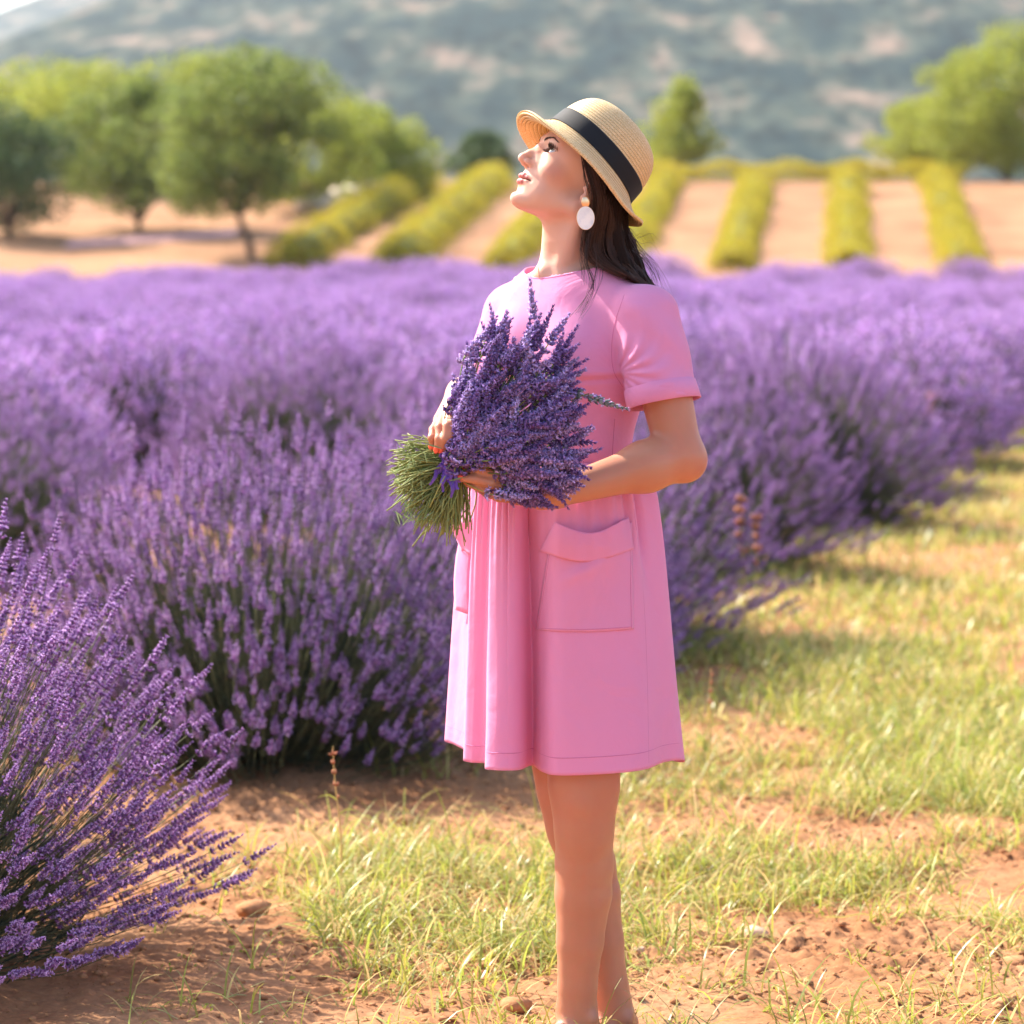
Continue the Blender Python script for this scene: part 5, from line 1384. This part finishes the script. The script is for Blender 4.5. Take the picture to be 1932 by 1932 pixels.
# necklace
def march(f, px, py, y0=5.6, y1=6.3):
    y = y0
    for _ in range(80):
        p = WP(px, py, y); d = float(f(np.array([p], f4))[0])
        if d < .0004 or y > y1: break
        y += max(d*.8, .0004)
    return WP(px, py, y)
skin_top = lambda P: top_sdf(P)
pts = [march(skin_top, a_, b_) - np.array((0, .0012, 0)) for a_, b_ in spline([(1016, 497), (1015, 512), (1019, 526), (1036, 530), (1060, 527), (1083, 517), (1108, 499)], 60)]
V, F = tube(np.array(pts), .0006, 5, False); pchild('necklace', mesh('necklace', V, F, [M['gold_metal']]))
# ------------------------------------------------------------------ bouquet in her arms
M['calyx_b'] = mat('cut_calyx', (.22, .12, .33), rough=.7, spec=.2, trans=.15, obvar=.45, huevar=.02)
M['petal_b'] = mat('cut_petal', (.43, .27, .61), rough=.6, spec=.2, trans=.3, obvar=.35, huevar=.02)
M['calyx_g'] = mat('cut_calyx_green', (.22, .25, .24), rough=.7, spec=.2, trans=.15, obvar=.4)
M['cut_stem'] = mat('cut_stem', (.26, .31, .10), rough=.6, spec=.25, trans=.2, obvar=.35, huevar=.03)
for nm in ('calyx_b', 'petal_b'):
    N_ = M[nm].node_tree.nodes; L_ = M[nm].node_tree.links; hs = [q for q in N_ if q.type == 'HUE_SAT'][0]
    oi = N_.new('ShaderNodeObjectInfo'); m1 = N_.new('ShaderNodeMapRange'); m1.inputs[3].default_value = .7; m1.inputs[4].default_value = 1.4; L_.new(oi.outputs['Random'], m1.inputs[0])
    old = hs.inputs['Value'].links[0].from_socket; m2 = N_.new('ShaderNodeMath'); m2.operation = 'MULTIPLY'; L_.new(old, m2.inputs[0]); L_.new(m1.outputs[0], m2.inputs[1]); L_.new(m2.outputs[0], hs.inputs['Value'])
    m3 = N_.new('ShaderNodeMapRange'); m3.inputs[3].default_value = 1.1; m3.inputs[4].default_value = .72; L_.new(oi.outputs['Random'], m3.inputs[0]); L_.new(m3.outputs[0], hs.inputs['Saturation'])
MB_ = [M['calyx_b'], M['petal_b'], M['cut_stem']]; MG_ = [M['calyx_g'], M['petal_b'], M['cut_stem']]
hb = [spike_data(.054, 9, 10, 500+k, rw=.0072) for k in range(5)]
hb_me = [mesh('flower_spike', V, F, MB_, smooth=False, midx=mi) for V, F, mi in hb]
hg_me = [mesh('flower_spike', V, F, MG_, smooth=False, midx=mi) for V, F, mi in hb[:2]]
TIE = WP(853, 880, 5.742)
angs = np.array([-60, -40, -28, -20, -8, 0, 10, 20, 28, 38, 48, 55, 62, 68, 75, 78, 90, 105, 125])
lens = np.array([45, 100, 165, 225, 258, 265, 272, 280, 295, 322, 335, 335, 335, 322, 300, 232, 150, 100, 50])
rB = np.random.default_rng(88)
bq = empty('bouquet', tuple(TIE), label='large bouquet of cut purple lavender tied with violet ribbon, held in her arms', category='bouquet')
pos, dirs = [], []
def add_spike(px, py, y, ang, cam_t, L=.07):
    bx, by = px - math.cos(ang)*L*1050*.6, py + math.sin(ang)*L*1050*.6
    for qx, qy in ((px, py), (bx, by)):
        if 855 < qx < 948 and 872 < qy < 955 and y < 5.77: return
        if qx < 856 and qy > 742: return
    d = np.array((math.cos(ang)*math.cos(cam_t), -math.sin(cam_t), math.sin(ang)*math.cos(cam_t)))
    tip = WP(px, py, y); pos.append(tip - d*L); dirs.append(d)
M_ = 470
for k in range(M_):
    a = rB.uniform(-52, 108) if k % 6 else rB.uniform(-35, 75)
    Lb = np.interp(a, angs, lens)
    s = 1 - rB.random()**1.25*.80
    rr = Lb*s
    px = 853 + rr*math.cos(R(a)); py = 880 - rr*math.sin(R(a))
    # a dome towards the viewer
    e = abs(s - .52)/.50; thick = math.sqrt(max(0, 1 - min(1, e)**2))
    side = 1 - min(1, abs(a - 25)/85)**2
    front = k % 3 != 0
    y = 5.748 - (.100*thick*side**.5*rB.uniform(.75, 1.05) if front else .05*thick*rB.uniform(-.3, 1)) - .012
    if a < 0: y = min(y, 5.725)
    ang = R(a + rB.normal()*15 + 6*math.sin(a*.12))
    ct = R(38)*thick*side*rB.uniform(.4, 1.2) if front else R(5)*rB.normal()
    add_spike(px, py, y, ang, ct, .062)
NB = len(pos)
# the single spikes that stand clear of the mass
for (px, py, dg, y) in [(1000, 532, 96, 5.74), (922, 562, 100, 5.74), (957, 575, 80, 5.74), (905, 600, 112, 5.74), (1046, 572, 66, 5.75), (1092, 610, 60, 5.745), (881, 650, 97, 5.74), (858, 712, 122, 5.72),
                        (1116, 674, 28, 5.73), (1178, 770, -17, 5.70), (1132, 812, -4, 5.71), (1130, 848, -14 + 30, 5.71), (1110, 905, -32, 5.70), (1135, 755, -12, 5.705), (1095, 742, -6, 5.71), (1078, 968, -55, 5.69), (1020, 930, -72, 5.69), (1112, 735, 2, 5.72), (1076, 590, 55, 5.75)]:
    add_spike(px, py, y, R(dg), R(4), .075)
pos = np.array(pos); dirs = np.array(dirs)
# a second length to the long thin one on the right
order = np.argsort(pos[:, 1]); order = np.concatenate([np.arange(NB, len(pos)), [o for o in order if o < NB]])
A, Bx = order[:300], order[300:]
def bspike(p, d, me, sc):
    o = bpy.data.objects.new('flower_spike', me); COL.objects.link(o); o.parent = bq
    o.location = p - TIE; o.rotation_mode = 'QUATERNION'
    o.rotation_quaternion = Vector(d).to_track_quat('Z', 'Y') @ Quaternion((0, 0, 1), rB.uniform(0, 6.28)); o.scale = sc
for n_, i_ in enumerate(A):
    right = pos[i_][0] > WP(1075, 0, 5.7)[0]
    me_ = hg_me[n_ % 2] if (right and rB.random() < .55) else hb_me[int(rB.integers(0, 5))]
    s = rB.uniform(.85, 1.2)*(1.0 if n_ > 16 else 1.1); w = s*(1 if n_ > 16 else .72)
    bspike(pos[i_], dirs[i_], me_, (w*1.1, w*1.1, s*1.15))
V, F, mi = place_spikes(hb, pos[Bx], dirs[Bx], rB, .95, 1.25)
link('flower_spikes', mesh('flower_spikes', V - TIE, F, MB_, smooth=False, midx=mi), bq, kind='stuff')
# stems from the tie to the heads, and the cut ends flaring out below the hands
parts = []
for i_ in range(len(pos)):
    t0 = TIE + rB.normal(size=3)*(.010, .012, .010); e = pos[i_]; d = dirs[i_]
    P = spline([t0, (t0 + e)/2 - d*.01, e, e + d*.01], 7); parts.append(tube(P, .0011, 4, False))
V, F, _ = join(parts); link('stems', mesh('stems', V - TIE, F, [M['cut_stem']]), bq, kind='stuff')
tails = []
for k in range(520):
    a = R(rB.uniform(158, 282)); a = R(220) + (a - R(220))*1.0
    dep = rB.normal()*.35
    u = abs(math.degrees(a) - 222)/60
    L = rB.uniform(.075, .132)*(1.0 - .12*u) * (1 + .25*(k % 17 == 0))
    L *= 1.05 if math.degrees(a) > 240 else .95
    d = np.array((math.cos(a), dep*.55, math.sin(a))); d /= np.linalg.norm(d)
    rad_ = .022*math.sqrt(rB.random()); ph = rB.uniform(0, 6.28)
    perp = np.array((-math.sin(a), 0, math.cos(a)))
    t0 = TIE + np.array((.006, 0, .004)) + perp*math.cos(ph)*rad_ + np.array((0, math.sin(ph)*rad_, 0))
    e = t0 + d*L + rB.normal(size=3)*.004
    m_ = (t0 + e)/2 + rB.normal(size=3)*.007 + (0, 0, .004)
    P = spline([t0, m_, e], 7); tails.append((P, .0008 + .0005*rB.random()))
A_t = tails[:300]
for P, rd in A_t:
    V, F = tube(P, rd, 4, True); link('cut_stem', mesh('cut_stem', V - TIE, F, [M['cut_stem']]), bq)
V, F, _ = join([tube(P, rd, 4, True) for P, rd in tails[300:]]); link('cut_stems', mesh('cut_stems', V - TIE, F, [M['cut_stem']]), bq, kind='stuff')
# narrow leaves left on the stems
C = TIE + np.stack([-rB.uniform(.0, .09, 260), rB.normal(size=260)*.022 - .01, rB.uniform(-.10, .035, 260)], -1)
V, F = leaf_blades(260, .01, .01, rB, L=.028, w=.0016); V = V.reshape(-1, 5, 3); V = V - V[:, :1] + C[:, None] - TIE
link('leaves', mesh('leaves', V.reshape(-1, 3), F, [mat('cut_leaf', (.20, .27, .12), trans=.25, obvar=.3)], smooth=False), bq, kind='stuff')
# violet ribbon
M['violet'] = mat('violet_ribbon', (.20, .10, .52), rough=.45, spec=.4, trans=.35, obvar=.25, bump=.4, bscale=500)
parts = []
for k in range(26):
    a = R(rB.uniform(-120, -60)) if k % 4 else R(rB.uniform(60, 120)); L = rB.uniform(.018, .052)
    if k % 4 == 0: L *= .45
    s0 = WP(843 + rB.normal()*4, 872 + rB.normal()*9, 5.708)
    d = np.array((math.cos(a), -.12, math.sin(a)))
    n_ = 12; t = np.linspace(0, 1, n_)[:, None]
    cpt = s0 + d*L*t + np.stack([.0025*np.sin(t[:, 0]*9 + k), -.004*np.sin(t[:, 0]*7 + k*2) - .003, .002*np.cos(t[:, 0]*8 + k)], -1)
    wv = np.array((math.cos(a + 1.57), .5*math.sin(k), math.sin(a + 1.57))); w = (.0016 + .0022*np.sin(np.pi*np.clip(t, .05, .95)))
    Vv = np.concatenate([cpt - wv*w, cpt, cpt + wv*w]); Vv[n_:2*n_] += (0, -.0012, 0)
    i_ = np.arange(n_-1); F_ = np.concatenate([np.stack([i_, i_+1, n_+i_+1, n_+i_], -1), np.stack([n_+i_, n_+i_+1, 2*n_+i_+1, 2*n_+i_], -1)])
    parts.append((Vv, F_))
# wraps round the bundle, square to its axis
ax = np.array((math.cos(R(42)), 0, math.sin(R(42)))); p1 = np.array((-ax[2], 0, ax[0]))
for k in range(3):
    a = np.linspace(0, 2*np.pi, 50); c = WP(855, 877, 5.742) + ax*(k-1)*.005
    ring = c + np.cos(a)[:, None]*p1*.031 + np.sin(a)[:, None]*np.array((0, 1, 0))*.031 + ax*(.0018*np.sin(a*5 + k))[:, None]
    Vv = np.concatenate([ring - ax*.003, ring + ax*.003]); i_ = np.arange(49); parts.append((Vv, np.stack([i_, i_+1, 50+i_+1, 50+i_], -1)))
V, F, _ = join(parts); o = link('ribbon', mesh('ribbon', V - TIE, F, [M['violet']]), bq)
# ------------------------------------------------------------------ grass, weeds, seed heads
rG = np.random.default_rng(21)
def blades(X, Y, L, wd, seg, r, lean=1.0, Zf=Gfine):
    n = len(X); ph = r.uniform(0, 2*np.pi, n); t = np.linspace(0, 1, seg + 1)
    d = np.stack([np.cos(ph), np.sin(ph)], -1)
    bend = r.uniform(.5, 1.6, n)*lean
    a0 = r.uniform(.1, 1.15, n)*lean
    ang = a0[:, None] + bend[:, None]*1.3*t[None]            # from vertical
    ds = L[:, None]/seg
    hx = np.concatenate([np.zeros((n, 1)), np.cumsum(np.sin(ang[:, :-1])*ds, 1)], 1); hz = np.concatenate([np.zeros((n, 1)), np.cumsum(np.cos(ang[:, :-1])*ds, 1)], 1)
    Z = Zf(X, Y)
    P = np.stack([X[:, None] + hx*d[:, :1], Y[:, None] + hx*d[:, 1:], Z[:, None] - .004 + np.maximum(hz, -.0 + .004)], -1)
    side = np.stack([-d[:, 1], d[:, 0], np.zeros(n)], -1)
    tw = r.normal(size=n)*.5; side[:, 2] = np.sin(tw)*.5
    w = wd[:, None]*(1 - t[None]**2.2)*.5 + .0002
    Lf = P - side[:, None]*w[..., None]; Rt = P + side[:, None]*w[..., None]
    V = np.stack([Lf, Rt], 2).reshape(-1, 3); m = (seg + 1)*2
    k = np.arange(seg)*2; F1 = np.stack([k, k+1, k+3, k+2], -1)
    return V, (F1[None] + (np.arange(n)*m)[:, None, None]).reshape(-1, 4)
def edge(y): return rowx(y) + .30
def dens(x, y):
    P = np.stack([x, y, x*0], -1)
    nn = fbm(P, 1.6, 3, 61)*1.3 + .18 + .35*vnoise(P, 6, 4)
    d = x - edge(y)
    m = np.clip((d + .22)/.35, 0, 1)
    bare = np.clip((y - 6.75)/.45, .10, 1)                      # freshly turned soil close to the viewer
    left = np.clip(1 - (6.9 - y)/.5 , .05, 1)*np.clip((x + .52)/.15, .1, 1)
    m = m*np.where((y < 7.5) & (x < -.26 - (y - 6.3)*.22), .10, 1)*np.where((y > 8.15) & (y < 9.9) & (x < .05 + .2*(y - 8.2)), .16, 1)
    return np.clip(nn + .36, 0, 1)**1.2*m*np.where(x < .2, np.minimum(np.clip((y - 6.35)/.5, .08, 1), left + .15), bare)
def sample(n, x0, x1, y0, y1, r, pw=1.0):
    # tufts: several blades from one spot
    x = r.uniform(x0, x1, n); y = y0 + (y1 - y0)*r.random(n)**pw
    k = r.random(n) < dens(x, y); return x[k], y[k]
tx, ty = sample(46000, -.8, 2.1, 5.9, 13.0, rG, 1.3)
nb = rG.integers(2, 7, len(tx)); X = np.repeat(tx, nb) + rG.normal(size=nb.sum())*.012; Y = np.repeat(ty, nb) + rG.normal(size=nb.sum())*.012
L = rG.gamma(5, .0195, len(X)).clip(.02, .22); wd = rG.uniform(.0020, .0048, len(X))
k = (Y < 9.5) | (rG.random(len(X)) < 1 - (Y - 9.5)/3.6); X, Y, L, wd = X[k], Y[k], L[k], wd[k]
V, F = blades(X, Y, L, wd, 5, rG)
# long arching blades lying over the rest
lx, ly = sample(5200, -.75, 2.0, 6.0, 9.8, rG, 1.2)
V2_, F2_ = blades(lx, ly, rG.uniform(.12, .27, len(lx)), rG.uniform(.0028, .0058, len(lx)), 5, rG, 1.35)
V, F, _ = join([(V, F), (V2_, F2_)]); X = np.concatenate([X, lx])
dry = (rG.random(len(X)) < .26).repeat(5).astype(int)
link('grass', mesh('grass', V, F, [M['grass'], M['straw']], midx=dry), kind='stuff')
print('grass blades', len(X))
n = 90000; y = 9.3 + (60 - 9.3)*rG.random(n)**2.0; x = rG.uniform(-1.2, 1, n)*0 + edge(y) + rG.random(n)*np.minimum(3.6, .153*y + 1 - edge(y)).clip(.3)
k = (rG.random(n) < (.12 + .88*dens(x, y))) & (rG.random(n) < (y - 9.2)/2.5); x, y = x[k], y[k]
V, F = blades(x, y, rG.uniform(.05, .15, len(x)), rG.uniform(.005, .011, len(x)), 2, rG, Zf=G)
dry = (rG.random(len(x)) < .3).repeat(2).astype(int)
link('path_grass', mesh('path_grass', V, F, [M['grass'], M['straw']], midx=dry), kind='stuff')
# small weeds: low rosettes in the near soil
wx, wy = rG.uniform(-.75, 1.2, 90), rG.uniform(6.0, 7.6, 90)
parts = []
for a_, b_ in zip(wx, wy):
    m = int(rG.integers(6, 16)); V, F = leaf_cloud(np.stack([a_ + rG.normal(size=m)*.012, b_ + rG.normal(size=m)*.012, Gfine(np.full(m, a_), np.full(m, b_)) + .004 + rG.random(m)*.014], -1), np.tile((0, 0, .6), (m, 1)), .0055, rG, .45)
    parts.append((V, F))
V, F, _ = join(parts); link('weeds', mesh('weeds', V, F, [M['grass']], smooth=False), kind='stuff')
# single grasses gone to seed
M['seed'] = mat('seed_head', (.50, .20, .11), rough=.8, trans=.35, obvar=.3)
def seed_stalk(px0, py0, px1, py1, y, label, nsp=14, blade=2, seed=0, sc=1.0):
    r = np.random.default_rng(seed); a = WP(px0, py0, y); b = WP(px1, py1, y)
    a[2] = float(G(a[0], y)); root = empty('seeding_grass', tuple(a), label=label, category='wild grass', group='wild grasses gone to seed')
    L = b - a; P = spline([(0, 0, 0), L*.4 + (.006, 0, 0), L*.75, L], 12)
    V, F = tube(P, np.linspace(.0024, .0010, 12), 4, False); link('stalk', mesh('stalk', V, F, [M['straw']]), root)
    parts = []
    for k in range(nsp):
        t = .62 + .38*k/nsp; c = P[int(t*11)]; d = np.array((r.normal()*.6, r.normal()*.4, .9)); d /= np.linalg.norm(d)
        B, T = bud(.015*sc, .0034*sc); parts.append((B @ rotz_to(d).T + c, T))
    V, F, _ = join(parts); link('seed_head', mesh('seed_head', V, F, [M['seed']], smooth=False), root)
    for k in range(blade):
        s = -1 if k % 2 else 1; t0 = P[5 + k]
        Q = spline([t0, t0 + (s*.02, 0, .012), t0 + (s*.045, 0, .006)], 7); w = .0018*(1 - np.linspace(0, 1, 7)**2) + .0002
        Vv = np.concatenate([Q - np.stack([w*0, w*0, w], -1), Q + np.stack([w*0, w*.5, w], -1)]); i_ = np.arange(6)
        link('blade', mesh('blade', Vv, np.stack([i_, i_+1, 7+i_+1, 7+i_], -1), [M['grass']]), root)
seed_stalk(645, 1590, 628, 1408, 7.55, 'tall seeding grass with reddish head in front of the middle lavender bush', 14, 2, 1)
seed_stalk(1332, 1440, 1342, 1262, 8.9, 'single reddish seed stalk standing just right of the skirt hem', 12, 1, 2)
seed_stalk(1300, 1560, 1484, 1238, 9.6, 'thin seeding grass in the grass path right of the skirt', 10, 1, 3) if False else None
seed_stalk(1405, 1180, 1396, 930, 11.9, 'red leaved weed standing up inside the lavender bush right of the skirt', 26, 2, 4, 2.4)
seed_stalk(1428, 1180, 1428, 965, 11.95, 'second red leaved weed beside the first, slightly lower', 22, 1, 5, 2.2)
seed_stalk(1760, 920, 1752, 740, 20.0, 'reddish weed in the row of lavender near the right edge', 20, 1, 6, 3.0)
seed_stalk(548, 1500, 560, 1380, 8.9, 'faint green grass stalk in the shade under the middle bush', 6, 2, 7) if False else None
# bush whose outermost sprig reaches in at the lower right edge
link('lavender_bush', midv[0], None, (1.97, 6.85, 0), (0, 0, 1.1), (.95, .95, .9), label='lavender bush of which one sprig reaches in at the lower right edge', category='lavender bush')
# ------------------------------------------------------------------ air
lo = min(float((o.matrix_world @ Vector(c)).z) for o in SC.objects if o.name.startswith(('mountain', 'far_hill', 'field_ground')) for c in o.bound_box) - 1
hi_ = max(float((o.matrix_world @ Vector(c)).z) for o in SC.objects if o.name.startswith(('mountain', 'far_hill')) for c in o.bound_box) + 5
x0, x1, y0, y1 = -1500, 1500, -40, 5200
V = [(x, y, z) for x in (x0, x1) for y in (y0, y1) for z in (lo, hi_)]
F = [(0, 1, 3, 2), (4, 6, 7, 5), (0, 4, 5, 1), (2, 3, 7, 6), (0, 2, 6, 4), (1, 5, 7, 3)]
hm = bpy.data.materials.new('haze_air'); hm.use_nodes = True
nt = hm.node_tree; nt.nodes.clear(); out = nt.nodes.new('ShaderNodeOutputMaterial'); pv = nt.nodes.new('ShaderNodeVolumePrincipled')
pv.inputs['Color'].default_value = (.85, .92, 1, 1); pv.inputs['Density'].default_value = .00010; pv.inputs['Anisotropy'].default_value = .3
nt.links.new(pv.outputs[0], out.inputs['Volume'])
link('haze', mesh('haze', V, F, [hm], smooth=False), kind='stuff')
